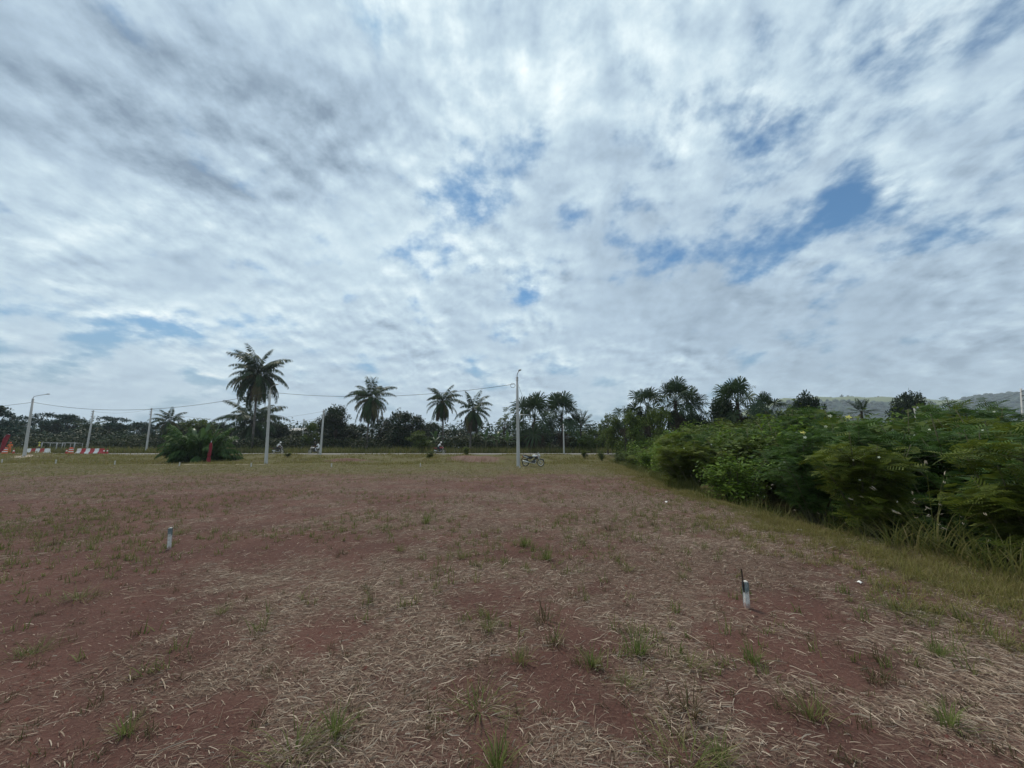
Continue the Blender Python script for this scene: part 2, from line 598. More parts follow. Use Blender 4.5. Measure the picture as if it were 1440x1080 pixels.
def leafy(name, cols, trans=0.25, rough=0.6, spec=0.12):
    """leaf material: tone by leaf and by plant, some light through the blade"""
    m, b, out = new_mat(name)
    g = b.n('ShaderNodeNewGeometry')
    rnd = g.outputs['Random Per Island']
    oi = b.n('ShaderNodeObjectInfo').outputs['Random']
    x = b.m('ADD', b.m('MULTIPLY', rnd, 0.78), b.m('MULTIPLY', oi, 0.22))
    k = len(cols)
    col = b.ramp(x, [((i + 0.5) / k, c) for i, c in enumerate(cols)])
    br = b.n('ShaderNodeBrightContrast')
    b.put(br.inputs[0], col)
    p = principled(b, col, rough, 0.0, None, spec)
    t = b.n('ShaderNodeBsdfTranslucent')
    b.put(t.inputs[0], b.mix(0.5, col, tuple(min(1, c * 1.6) for c in cols[k // 2])))
    mx = b.n('ShaderNodeMixShader')
    mx.inputs[0].default_value = trans
    b.t.links.new(p, mx.inputs[1])
    b.t.links.new(t.outputs[0], mx.inputs[2])
    b.t.links.new(mx.outputs[0], out.inputs[0])
    return m


def bark(name, a, c2, scale=9.0):
    m, b, out = new_mat(name)
    c = objco(b)
    sc = b.v('MULTIPLY', c, (1.0, 1.0, 2.6))
    n = b.noise(sc, scale, 5.0, 0.65)
    n2 = b.noise(c, 1.4, 3.0)
    col = b.mix(b.ss(b.m('ADD', b.m('MULTIPLY', n, 0.6), b.m('MULTIPLY', n2, 0.4)), 0.38, 0.62), a, c2)
    b.t.links.new(principled(b, col, 0.9, 0, bump(b, n, 0.6, 0.03), 0.15), out.inputs[0])
    return m


def ground_material():
    m, b, out = new_mat("ground_soil")
    P = pos(b)
    at_ = b.n('ShaderNodeAttribute', attribute_name='cover')
    sep = b.n('ShaderNodeSeparateColor')
    b.put(sep.inputs[0], at_.outputs['Color'])
    straw, grass, sand = sep.outputs
    nb = b.noise(P, 0.7, 4.0, 0.55)
    nm = b.noise(P, 6.0, 5.0, 0.6)
    nf = b.noise(P, 45.0, 4.0, 0.65)
    nff = b.noise(P, 230.0, 2.0, 0.6)
    soil = b.mix(b.ss(nb, 0.35, 0.65), (0.073, 0.035, 0.028), (0.106, 0.052, 0.041))
    soil = b.mix(b.m('MULTIPLY', b.ss(nf, 0.46, 0.68), 0.55), soil, (0.145, 0.082, 0.062))
    soil = b.mix(b.m('MULTIPLY', b.ss(nff, 0.56, 0.72), 0.5), soil, (0.048, 0.021, 0.018))
    speck = b.n('ShaderNodeTexVoronoi')
    speck.inputs['Scale'].default_value = 60.0
    b.put(speck.inputs['Vector'], P)
    soil = b.mix(b.m('MULTIPLY', b.ss(speck.outputs['Distance'], 0.10, 0.16, 1, 0), b.ss(nm, 0.52, 0.6)), soil, (0.30, 0.23, 0.19))
    # matted straw: fine fibres crossing in two directions
    fib = None
    for (ang, sx) in ((20, 1), (80, 1), (140, 1)):
        mp = b.n('ShaderNodeMapping')
        mp.inputs['Rotation'].default_value = (0, 0, R(ang))
        mp.inputs['Scale'].default_value = (14.0, 120.0, 20.0)
        b.put(mp.inputs['Vector'], P)
        f1 = b.ss(b.noise(mp.outputs[0], 1.0, 2.0, 0.5, 0.6), 0.54, 0.64)
        fib = f1 if fib is None else b.m('MAXIMUM', fib, f1)
    clump = b.ss(b.m('ADD', b.m('MULTIPLY', nm, 0.6), b.m('MULTIPLY', straw, 0.55)), 0.45, 0.72)
    sc = b.mix(nf, (0.225, 0.152, 0.112), (0.35, 0.262, 0.198))
    f_straw = b.m('MULTIPLY', b.m('MULTIPLY', b.m('ADD', b.m('MULTIPLY', fib, 0.75), 0.16), b.m('ADD', b.m('MULTIPLY', clump, 0.75), 0.25)), b.ss(straw, -0.1, 0.5))
    col = b.mix(f_straw, soil, sc)
    # short grass, olive with dead blades in it
    ng = b.noise(P, 2.2, 5.0, 0.65)
    gcol = b.ramp(ng, [(0.32, (0.080, 0.052, 0.032)), (0.46, (0.115, 0.098, 0.042)), (0.58, (0.105, 0.108, 0.034)), (0.72, (0.15, 0.122, 0.062))])
    gcol = b.mix(b.m('MULTIPLY', b.ss(nf, 0.45, 0.65), 0.6), gcol, (0.045, 0.052, 0.020))
    fg = b.ss(b.m('ADD', grass, b.m('MULTIPLY', b.m('SUBTRACT', nm, 0.5), 1.1)), 0.35, 0.75)
    col = b.mix(b.m('MULTIPLY', fg, 0.92), col, gcol)
    # pale sandy kerb line
    fs = b.ss(b.m('ADD', sand, b.m('MULTIPLY', b.m('SUBTRACT', nb, 0.5), 1.6)), 0.45, 0.65)
    col = b.mix(fs, col, (0.40, 0.33, 0.26))
    hgt = b.m('ADD', b.m('MULTIPLY', nf, 0.5), b.m('ADD', b.m('MULTIPLY', nm, 1.0), b.m('MULTIPLY', f_straw, 0.35)))
    b.t.links.new(principled(b, col, 0.95, 0, bump(b, hgt, 0.85, 0.05), 0.12), out.inputs[0])
    return m


def asphalt():
    m, b, out = new_mat("asphalt")
    P = pos(b)
    n = b.noise(P, 0.5, 4.0, 0.6)
    nf = b.noise(P, 60.0, 3.0, 0.6)
    col = b.mix(n, (0.16, 0.15, 0.14), (0.24, 0.225, 0.21))
    col = b.mix(b.m('MULTIPLY', nf, 0.3), col, (0.10, 0.095, 0.09))
    b.t.links.new(principled(b, col, 0.9, 0, bump(b, nf, 0.3, 0.01), 0.2), out.inputs[0])
    return m


M = {}
M['ground'] = ground_material()
M['asphalt'] = asphalt()
M['straw'] = leafy('dry_straw', [(0.135, 0.090, 0.064), (0.215, 0.154, 0.110), (0.315, 0.238, 0.176), (0.48, 0.39, 0.30)], 0.12, 0.8, 0.1)
M['straw_dull'] = leafy('weathered_straw', [(0.10, 0.060, 0.046), (0.165, 0.108, 0.082), (0.24, 0.168, 0.128), (0.34, 0.255, 0.20)], 0.1, 0.8, 0.15)
M['tuft'] = leafy('tuft_blade', [(0.072, 0.088, 0.022), (0.099, 0.116, 0.032), (0.132, 0.138, 0.046), (0.220, 0.182, 0.086)], 0.3)
M['tuft_green'] = leafy('fresh_blade', [(0.070, 0.098, 0.024), (0.105, 0.140, 0.034), (0.14, 0.165, 0.05), (0.20, 0.165, 0.08)], 0.3)
M['tuft_dry'] = leafy('dry_blade', [(0.050, 0.036, 0.020), (0.075, 0.060, 0.028), (0.115, 0.088, 0.045), (0.065, 0.066, 0.024)], 0.25)
M['strip'] = leafy('verge_blade', [(0.105, 0.112, 0.026), (0.145, 0.142, 0.036), (0.180, 0.162, 0.052), (0.24, 0.20, 0.095), (0.15, 0.11, 0.05)], 0.3, 0.7, 0.1)
M['tall'] = leafy('tall_grass_blade', [(0.062, 0.078, 0.018), (0.092, 0.108, 0.024), (0.13, 0.13, 0.040), (0.22, 0.18, 0.09)], 0.3)
M['plume'] = leafy('dry_seed_head', [(0.30, 0.26, 0.19), (0.42, 0.37, 0.28), (0.50, 0.46, 0.38)], 0.2)
M['coco'] = leafy('coconut_leaf', [(0.022, 0.040, 0.016), (0.032, 0.056, 0.022), (0.050, 0.078, 0.030)], 0.15, 0.55, 0.15)
M['coco_yel'] = leafy('coconut_leaf_aged', [(0.070, 0.072, 0.026), (0.095, 0.085, 0.035), (0.12, 0.10, 0.05)], 0.18, 0.5)
M['dead'] = leafy('dead_frond', [(0.055, 0.042, 0.030), (0.080, 0.062, 0.045), (0.11, 0.085, 0.06)], 0.1, 0.8, 0.1)
M['fan'] = leafy('fan_leaf', [(0.022, 0.042, 0.018), (0.033, 0.057, 0.024), (0.055, 0.083, 0.036)], 0.15, 0.55, 0.15)
M['banana'] = leafy('banana_leaf', [(0.045, 0.085, 0.030), (0.065, 0.115, 0.040)], 0.3, 0.4, 0.4)
M['heap'] = leafy('arching_leaf', [(0.030, 0.068, 0.018), (0.046, 0.094, 0.024), (0.072, 0.125, 0.034)], 0.25)
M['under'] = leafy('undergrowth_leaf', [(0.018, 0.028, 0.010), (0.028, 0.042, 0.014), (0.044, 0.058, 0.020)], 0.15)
M['leaf_dark'] = leafy('dark_leaf', [(0.013, 0.026, 0.012), (0.022, 0.040, 0.017), (0.035, 0.055, 0.022)], 0.12, 0.5)
M['leaf_blue'] = leafy('bluish_leaf', [(0.014, 0.036, 0.026), (0.022, 0.050, 0.036), (0.034, 0.068, 0.046)], 0.12, 0.55)
M['leaf_mid'] = leafy('mid_leaf', [(0.048, 0.076, 0.016), (0.074, 0.108, 0.022), (0.108, 0.142, 0.030)], 0.25)
M['leaf_bright'] = leafy('bright_leaf', [(0.060, 0.108, 0.014), (0.100, 0.165, 0.020), (0.150, 0.220, 0.034)], 0.3)
M['feather'] = leafy('feather_leaflet', [(0.028, 0.060, 0.013), (0.046, 0.090, 0.018), (0.072, 0.128, 0.026)], 0.28)
M['feather_yel'] = leafy('feather_leaflet_olive', [(0.066, 0.096, 0.014), (0.100, 0.130, 0.018), (0.140, 0.160, 0.028)], 0.28)
M['petal'] = leafy('yellow_petal', [(0.75, 0.62, 0.10), (0.80, 0.70, 0.18), (0.82, 0.78, 0.40)], 0.2, 0.5)
M['petal_pale'] = leafy('pale_petal', [(0.62, 0.64, 0.50), (0.72, 0.74, 0.55)], 0.2, 0.5)
M['bark'] = bark('tree_bark', (0.055, 0.042, 0.032), (0.12, 0.095, 0.075))
M['palm_bark'] = bark('palm_bark', (0.075, 0.065, 0.058), (0.17, 0.15, 0.13), 5.0)
M['palm_dark'] = bark('palm_bark_dark', (0.028, 0.022, 0.018), (0.065, 0.052, 0.042), 5.0)
M['stem'] = bark('green_stem', (0.075, 0.075, 0.040), (0.13, 0.12, 0.07), 14.0)
M['concrete'] = painted('pole_concrete', (0.46, 0.45, 0.43), 0.85, 0, 0.45, 1.5, (0.30, 0.28, 0.26), 0.2)
M['stake_top'] = painted('blue_grey_paint', (0.15, 0.18, 0.18), 0.9, 0, 0.9, 22.0, (0.42, 0.42, 0.40), 0.1)
M['rust'] = painted('rusty_iron', (0.030, 0.018, 0.015), 0.9, 0.2, 0.5, 20.0, (0.07, 0.03, 0.02))
M['steel'] = painted('galvanised_steel', (0.42, 0.43, 0.44), 0.45, 0.7, 0.2, 8.0, (0.25, 0.22, 0.20))
M['dark_steel'] = painted('dark_metal', (0.09, 0.09, 0.095), 0.45, 0.5, 0.2)
M['cable'] = painted('black_cable', (0.035, 0.036, 0.04), 0.6, 0, 0.1)
M['white'] = painted('white_plastic', (0.78, 0.77, 0.74), 0.4, 0, 0.18, 5.0)
M['bike_white'] = painted('white_bike_paint', (0.52, 0.52, 0.51), 0.4, 0, 0.3, 5.0)
M['red'] = painted('red_plastic', (0.42, 0.030, 0.035), 0.45, 0, 0.2, 5.0)
M['red_cloth'] = painted('red_cloth', (0.24, 0.032, 0.045), 0.9, 0, 0.35, 4.0, (0.42, 0.20, 0.18), 0.1)
M['orange'] = painted('orange_plastic', (0.62, 0.10, 0.035), 0.5, 0, 0.15)
M['orange_cloth'] = painted('orange_cloth', (0.60, 0.16, 0.05), 0.9, 0, 0.2)
M['yellow_cloth'] = painted('yellow_green_cloth', (0.52, 0.50, 0.10), 0.9, 0, 0.2)
M['white_cloth'] = painted('white_cloth', (0.75, 0.75, 0.76), 0.9, 0, 0.12)
M['navy'] = painted('dark_blue_cloth', (0.025, 0.03, 0.055), 0.9, 0, 0.1)
M['black_cloth'] = painted('black_cloth', (0.018, 0.018, 0.02), 0.9, 0, 0.1)
M['skin'] = painted('brown_skin', (0.22, 0.12, 0.075), 0.6, 0, 0.1, 5, (0.18, 0.09, 0.06))
M['rubber'] = painted('tyre_rubber', (0.020, 0.020, 0.020), 0.85, 0, 0.35, 12.0, (0.12, 0.075, 0.055))
M['alu'] = painted('bright_alloy', (0.66, 0.66, 0.66), 0.35, 0.6, 0.15)
M['black_gloss'] = painted('black_plastic', (0.022, 0.022, 0.024), 0.4, 0, 0.2)
M['lens'] = painted('lamp_glass', (0.55, 0.56, 0.57), 0.15, 0, 0.05)
M['tail'] = painted('red_lamp_glass', (0.35, 0.02, 0.02), 0.2, 0, 0.05)
M['frame_white'] = painted('dulled_white_paint', (0.30, 0.30, 0.30), 0.6, 0, 0.3, 3.0)
M['roof'] = painted('grey_sheet_roof', (0.34, 0.34, 0.33), 0.7, 0.1, 0.4, 2.0)
M['wall'] = painted('rendered_wall', (0.36, 0.33, 0.29), 0.9, 0, 0.4, 2.0)
M['paper'] = painted('white_scrap', (0.74, 0.73, 0.70), 0.7, 0, 0.15)
M['soil_lump'] = painted('soil_lump', (0.105, 0.045, 0.036), 0.95, 0, 0.5, 9.0, (0.20, 0.11, 0.09), 0.1)


def stake_material():
    m, b, out = new_mat('whitewashed_stake')
    c = objco(b)
    n = b.noise(c, 22.0, 5.0, 0.65)
    n2 = b.noise(c, 70.0, 4.0, 0.6)
    sp = b.n('ShaderNodeSeparateXYZ')
    b.put(sp.inputs[0], c)
    col = b.mix(b.ss(n, 0.50, 0.66), (0.62, 0.60, 0.56), (0.36, 0.30, 0.26))
    splash = b.ss(b.m('ADD', b.m('MULTIPLY', sp.outputs[2], -9.0), b.m('MULTIPLY', n2, 1.4)), 0.02, 0.42)
    col = b.mix(b.m('MULTIPLY', splash, 0.8), col, (0.30, 0.16, 0.125))
    b.t.links.new(principled(b, col, 0.92, 0, bump(b, b.m('ADD', n, n2), 0.5, 0.006), 0.1), out.inputs[0])
    return m


M['stake'] = stake_material()

# ------------------------------------------------------------------ ground, road, hill
def graded(n, a, lim, c=0.0):
    t = np.linspace(-1, 1, n)
    return c + a * np.sinh(np.arcsinh(lim / a) * t)


def build_ground():
    xs = graded(460, 3.2, 2900.0, 0.5)
    ys = graded(440, 3.2, 2900.0, 4.0)
    X, Y = np.meshgrid(xs, ys)
    Z = ground_h(X, Y)
    r = np.hypot(X, Y)
    V = np.stack([X, Y, Z], -1).reshape(-1, 3)
    nx, ny = len(xs), len(ys)
    i = np.arange((nx - 1) * (ny - 1))
    a = (i // (nx - 1)) * nx + i % (nx - 1)
    Fc = np.stack([a, a + 1, a + nx + 1, a + nx], 1)
    me = mesh_np('ground', V, Fc, M['ground'], True)
    ca = me.color_attributes.new('cover', 'FLOAT_COLOR', 'POINT')
    st, gr = straw_cover(X, Y), grass_cover(X, Y)
    gr = np.maximum(gr, sstep(r, 60, 120))
    dirt = np.exp(-((X + 4.2) / 3.2) ** 2 - ((Y - 42.2) / 1.5) ** 2) + np.exp(-((X + 17.5) / 2.4) ** 2 - ((Y - 41.8) / 1.2) ** 2)
    gr = np.clip(gr - 0.9 * dirt, 0, 1)
    kl = 36.5 + 0.0 * X
    sand = np.exp(-((Y - kl - 1.2 * (fbm(X * 0.1, Y * 0 + 3, 5, 2) - .5)) / 0.45) ** 2) * sstep(-X, 17, 27) * (0.35 + 0.9 * fbm(X * 0.35, Y * 0.35, 61, 2))
    sand = np.maximum(sand, np.exp(-((X + 57) / 5) ** 2 - ((Y - 47) / 1.6) ** 2) * 0.75)
    c = np.stack([st, gr, sand, np.ones_like(st)], -1).astype(np.float32)
    ca.data.foreach_set('color', c.ravel())
    return tag(part('ground', me), kind='structure')


build_ground()

rg = G()
ns = 60
for i in range(ns):
    xa, xb = -420 + i * 900 / ns, -420 + (i + 1) * 900 / ns
    prof = [(ROAD_Y0 - 0.5, ROAD_Z - 0.14), (ROAD_Y0, ROAD_Z), ((ROAD_Y0 + ROAD_Y1) / 2, ROAD_Z + 0.05), (ROAD_Y1, ROAD_Z), (ROAD_Y1 + .5, ROAD_Z - 0.16)]
    for (p, q) in zip(prof, prof[1:]):
        rg.add([(xa, p[0], p[1]), (xb, p[0], p[1]), (xb, q[0], q[1]), (xa, q[0], q[1])], [(0, 1, 2, 3)])
tag(part('road', rg.build('road', M['asphalt'], True)), kind='structure')


def hill_material():
    m, b, out = new_mat('hill_cover')
    P = pos(b)
    n = b.noise(P, 0.012, 5.0, 0.6)
    nf = b.noise(P, 0.10, 4.0, 0.65)
    z = b.n('ShaderNodeSeparateXYZ')
    b.put(z.inputs[0], P)
    pasture = b.mix(nf, (0.12, 0.145, 0.055), (0.17, 0.185, 0.085))
    wood = b.mix(nf, (0.016, 0.030, 0.017), (0.034, 0.056, 0.028))
    at_ = b.n('ShaderNodeAttribute', attribute_name='wood').outputs['Fac']
    f = b.ss(b.m('ADD', at_, b.m('MULTIPLY', b.m('SUBTRACT', n, 0.5), 0.7)), 0.42, 0.58)
    col = b.mix(f, pasture, wood)
    b.t.links.new(principled(b, col, 0.95, 0, bump(b, nf, 0.6, 3.0), 0.05), out.inputs[0])
    return m


HILL_PX = [760, 900, 980, 1060, 1100, 1160, 1230, 1290, 1340, 1375, 1410, 1450, 1520, 1700, 2000, 2200]
HILL_PY = [632, 620, 600, 578, 562.0, 559.5, 559.5, 561, 565, 561, 557, 553, 548, 540, 560, 632]
HY = 1400.0


def hill_ridge(px):
    return np.interp(px, HILL_PX, HILL_PY)


def build_hill():
    pxs = np.linspace(760, 2200, 190)
    rx, rz = [], []
    for p_ in pxs:
        w = at(p_, float(hill_ridge(p_)) + 0.8 * math.sin(p_ * .13) + 0.5 * math.sin(p_ * .41), HY)
        rx.append(w.x), rz.append(w.z)
    rx, rz = np.array(rx), np.array(rz)
    ks = np.concatenate([np.linspace(-1, 0, 22), np.linspace(0.06, 1, 14)])
    V, wood = [], []
    for k in ks:
        prof = math.cos(k * math.pi / 2) ** 1.25
        yy = HY + k * (500 if k < 0 else 800)
        sc = yy / HY
        for j in range(len(rx)):
            x_ = rx[j] * sc if k < 0 else rx[j]
            zz = max(-2.0, rz[j] * prof * (1 + (0.10 * math.sin(rx[j] * .009 + k * 5) * (1 - prof))))
            V.append((x_, yy, zz - 2.0 * (1 - prof)))
            right = np.interp(pxs[j], [1060, 1320, 1370], [0.0, 0.1, 0.75])
            belly = np.interp(k, [-1, -.55, -.40, -.30, 0, 1], [1.0, 1.0, .75, 0.05, 0.0, 0.0])
            wood.append(max(right, belly))
    n = len(rx)
    Fc = [(r * n + j, r * n + j + 1, (r + 1) * n + j + 1, (r + 1) * n + j) for r in range(len(ks) - 1) for j in range(n - 1)]
    me = mesh_np('hill', V, Fc, hill_material(), True)
    a = me.attributes.new('wood', 'FLOAT', 'POINT')
    a.data.foreach_set('value', np.array(wood, np.float32))
    return tag(part('hill', me), kind='structure'), rx, rz


hill_o, HRX, HRZ = build_hill()

# ------------------------------------------------------------------ leaves, blades
QUAD = np.array([[0, -.5, 0], [1, -.5, 0], [1, .5, 0], [0, .5, 0]], float)
QF = np.array([[0, 1, 2, 3]])
LEAF = np.array([[0, 0, 0], [.45, -.28, .05], [1, 0, -.06], [.45, .28, .05]], float)   # folded diamond
LF = np.array([[0, 1, 2], [0, 2, 3]])


def blades(pos_, az, lean, length, width, segs=3, curve=0.7, rng=RNG):
    """grass blades as tapered curved ribbons; arrays of n -> V,F (quads; tip quads collapse to a thin end)"""
    n = len(pos_)
    t = np.linspace(0, 1, segs + 1)
    dx, dy = np.cos(az), np.sin(az)
    ang = lean[:, None] + curve * (t[None] ** 1.4) * (0.5 + lean[:, None])
    ds = length[:, None] / segs
    st = np.concatenate([np.zeros((n, 1)), np.cumsum(np.sin(ang[:, :-1]) * ds, 1)], 1)
    sz = np.concatenate([np.zeros((n, 1)), np.cumsum(np.cos(ang[:, :-1]) * ds, 1)], 1)
    cx = pos_[:, 0, None] + st * dx[:, None]
    cy = pos_[:, 1, None] + st * dy[:, None]
    cz = pos_[:, 2, None] + sz
    wv = width[:, None] * (1 - t[None] ** 1.5 * 0.88) * 0.5
    sx, sy = -dy[:, None] * wv, dx[:, None] * wv
    L_ = np.stack([cx - sx, cy - sy, cz], -1)
    R_ = np.stack([cx + sx, cy + sy, cz], -1)
    V = np.stack([L_, R_], 2).reshape(n, -1, 3)
    k = 2 * (segs + 1)
    f = np.array([[2 * i, 2 * i + 1, 2 * i + 3, 2 * i + 2] for i in range(segs)])
    Fc = f[None] + (np.arange(n) * k)[:, None, None]
    return V.reshape(-1, 3), Fc.reshape(-1, 4)


def scatter(n, x0, x1, y0, y1, rng):
    return rng.uniform(x0, x1, n), rng.uniform(y0, y1, n)


def perspective_scatter(n, y0, y1, rng, spread=1.5, power=1.0):
    """points thinning with distance, so that near ground is covered as finely as far ground"""
    u = rng.uniform(0, 1, n)
    if power == 1.0:
        y = 1.0 / (1.0 / y0 + u * (1.0 / y1 - 1.0 / y0))
    else:
        y = y0 * (y1 / y0) ** u
    x = rng.uniform(-1, 1, n) * (y * spread + 1.4)
    return x, y


def build_straw():
    rng = np.random.default_rng(101)
    Vs, Fs, o = [], [], 0
    N = 760000
    y1, y2, pw = 1.0, 35.0, 0.7
    y = (y1 ** pw + rng.uniform(0, 1, N) * (y2 ** pw - y1 ** pw)) ** (1 / pw)
    x = rng.uniform(-1, 1, N) * (y * 1.55 + 1.7)
    cov = straw_cover(x, y)
    gr = grass_cover(x, y)
    keep = (rng.uniform(0, 1, N) < (0.07 + 0.82 * cov ** 1.3) * (1 - 0.75 * gr)) & (x < edge_x(y))
    x, y, cov = x[keep], y[keep], cov[keep]
    cls = np.digitize(y * rng.uniform(.8, 1.25, len(y)), [6.0, 13.0])
    for c, segs in ((0, 4), (1, 2), (2, 1)):
        s_ = cls == c
        xs, ys, cv = x[s_], y[s_], cov[s_]
        m = len(xs)
        ln = (.02 + (.14 + .007 * ys) * rng.beta(1.1, 3.6, m)) * (1 + 0.9 * (rng.random(m) < .05))
        wd = (.0014 + .0034 * rng.random(m) ** 2.0) * (1 + ys * .085)
        # mown straw lies in loose swaths: a smooth direction field with scatter
        th = (fbm(xs * 0.35, ys * 0.35, 71, 2) * 2 - 1) * 2.2 + rng.normal(0, 0.95, m)
        bend = rng.normal(0, 0.10, m)
        pitch = np.abs(rng.normal(0, 0.11, m)) * np.where(rng.random(m) < 0.12, 3.0, 1.0)
        z0 = ground_h(xs, ys) + 0.003 + rng.exponential(0.008, m) * (0.4 + cv)
        cx, cy, cz = xs.copy(), ys.copy(), z0.copy()
        pts = [np.stack([cx, cy, cz], 1)]
        kink = rng.normal(0, .5, m) * (rng.random(m) < .25)
        for k in range(segs):
            a = th + bend * (k / max(segs - 1, 1) - 0.5) * 2 + (kink if k >= segs / 2 else 0)
            cx = cx + np.cos(a) * ln / segs
            cy = cy + np.sin(a) * ln / segs
            cz = cz + np.sin(pitch * (1 - .6 * k)) * ln / segs
            pts.append(np.stack([cx, cy, np.maximum(cz, z0 - .002)], 1))
        roll = rng.uniform(-1.1, 1.1, m)
        side = np.stack([-np.sin(th) * np.cos(roll), np.cos(th) * np.cos(roll), np.abs(np.sin(roll))], 1) * wd[:, None]
        V = np.empty((m, 2 * (segs + 1), 3))
        for k, p_ in enumerate(pts):
            f = 1.0 if 0 < k < segs else 0.6
            V[:, 2 * k] = p_
            V[:, 2 * k + 1] = p_ + side * f
        fq = np.array([[2 * i, 2 * i + 1, 2 * i + 3, 2 * i + 2] for i in range(segs)])
        Fc = (fq[None] + (np.arange(m) * 2 * (segs + 1))[:, None, None]).reshape(-1, 4) + o
        V = V.reshape(-1, 3)
        Vs.append(V), Fs.append(Fc)
        o += len(V)
    V, Fc = np.concatenate(Vs), np.concatenate(Fs)
    me = mesh_np('dry_straw', V, Fc, M['straw'], False)
    return tag(part('dry_straw', me), 'dry cut straw lying loose over the red soil', 'straw', kind='stuff')


build_straw()


def build_chaff():
    rng = np.random.default_rng(404)
    N = 340000
    y1, y2, pw = 1.0, 30.0, 0.55
    y = (y1 ** pw + rng.uniform(0, 1, N) * (y2 ** pw - y1 ** pw)) ** (1 / pw)
    x = rng.uniform(-1, 1, N) * (y * 1.55 + 1.7)
    cov = straw_cover(x, y)
    k = (rng.random(N) < (.18 + .8 * cov) * (1 - .7 * grass_cover(x, y))) & (x < edge_x(y))
    x, y = x[k], y[k]
    n = len(x)
    a = rng.uniform(0, 6.283, n)
    D = np.stack([np.cos(a), np.sin(a), rng.normal(0, .16, n)], 1)
    fr = frames(D, np.tile([0, 0, 1.0], (n, 1)) + rng.normal(0, .5, (n, 3)))
    ln = rng.uniform(.010, .042, n) * (1 + y * .07)
    T = np.array([[-.5, -.055, 0], [.5, -.03, .02], [.45, .06, 0], [-.4, .05, .02]])
    V, Fc = stamp(T, np.array([[0, 1, 2, 3]]), np.stack([x, y, ground_h(x, y) + .003 + rng.exponential(.003, n)], 1), fr, ln)
    return tag(part('straw_chaff', mesh_np('straw_chaff', V, Fc, M['straw_dull'])), 'fine broken chaff of straw trodden into the red soil', 'straw', kind='stuff')


build_chaff()


def build_clods():
    rng = np.random.default_rng(5)
    n = 26000
    x, y = perspective_scatter(n, 1.5, 14, rng)
    keep = x < edge_x(y) - .5
    x, y = x[keep], y[keep]
    n = len(x)
    T = np.array([[1, 0, 0], [-.5, .87, 0], [-.5, -.87, 0], [0.1, 0.05, .9]], float)
    TF = np.array([[0, 1, 3], [1, 2, 3], [2, 0, 3]])
    a = rng.uniform(0, 6.28, n)
    fr = frames(np.stack([np.cos(a), np.sin(a), rng.normal(0, .3, n)], 1), np.tile([0, 0, 1.0], (n, 1)))
    sz = rng.uniform(.0025, .0075, n) * (1 + 2.2 * (rng.random(n) < .05)) * (0.6 + y / 9)
    V, Fc = stamp(T, TF, np.stack([x, y, ground_h(x, y) - .001], 1), fr, sz)
    tag(part('soil_crumbs', mesh_np('soil_crumbs', V, Fc, M['soil_lump'])), 'small loose crumbs of red soil on the bare field', 'soil', kind='stuff')


build_clods()


def blade_field(name, x, y, h0, h1, w0, w1, mat, label, cat, per=1, spread=0.0, lean=0.45, rng=RNG, segs=3):
    n = len(x)
    if per > 1:
        x, y = np.repeat(x, per), np.repeat(y, per)
        x = x + rng.normal(0, spread, n * per)
        y = y + rng.normal(0, spread, n * per)
        hs = np.repeat(rng.uniform(0.5, 1, n), per)
        n = n * per
    else:
        hs = rng.uniform(.6, 1, n)
    z = ground_h(x, y)
    ln = (h0 + (h1 - h0) * rng.random(n)) * hs
    V, Fc = blades(np.stack([x, y, z - .004], 1), rng.uniform(0, 6.283, n), np.abs(rng.normal(lean, .28, n)), ln, rng.uniform(w0, w1, n), segs)
    return tag(part(name, mesh_np(name, V, Fc, mat)), label, cat, kind='stuff')


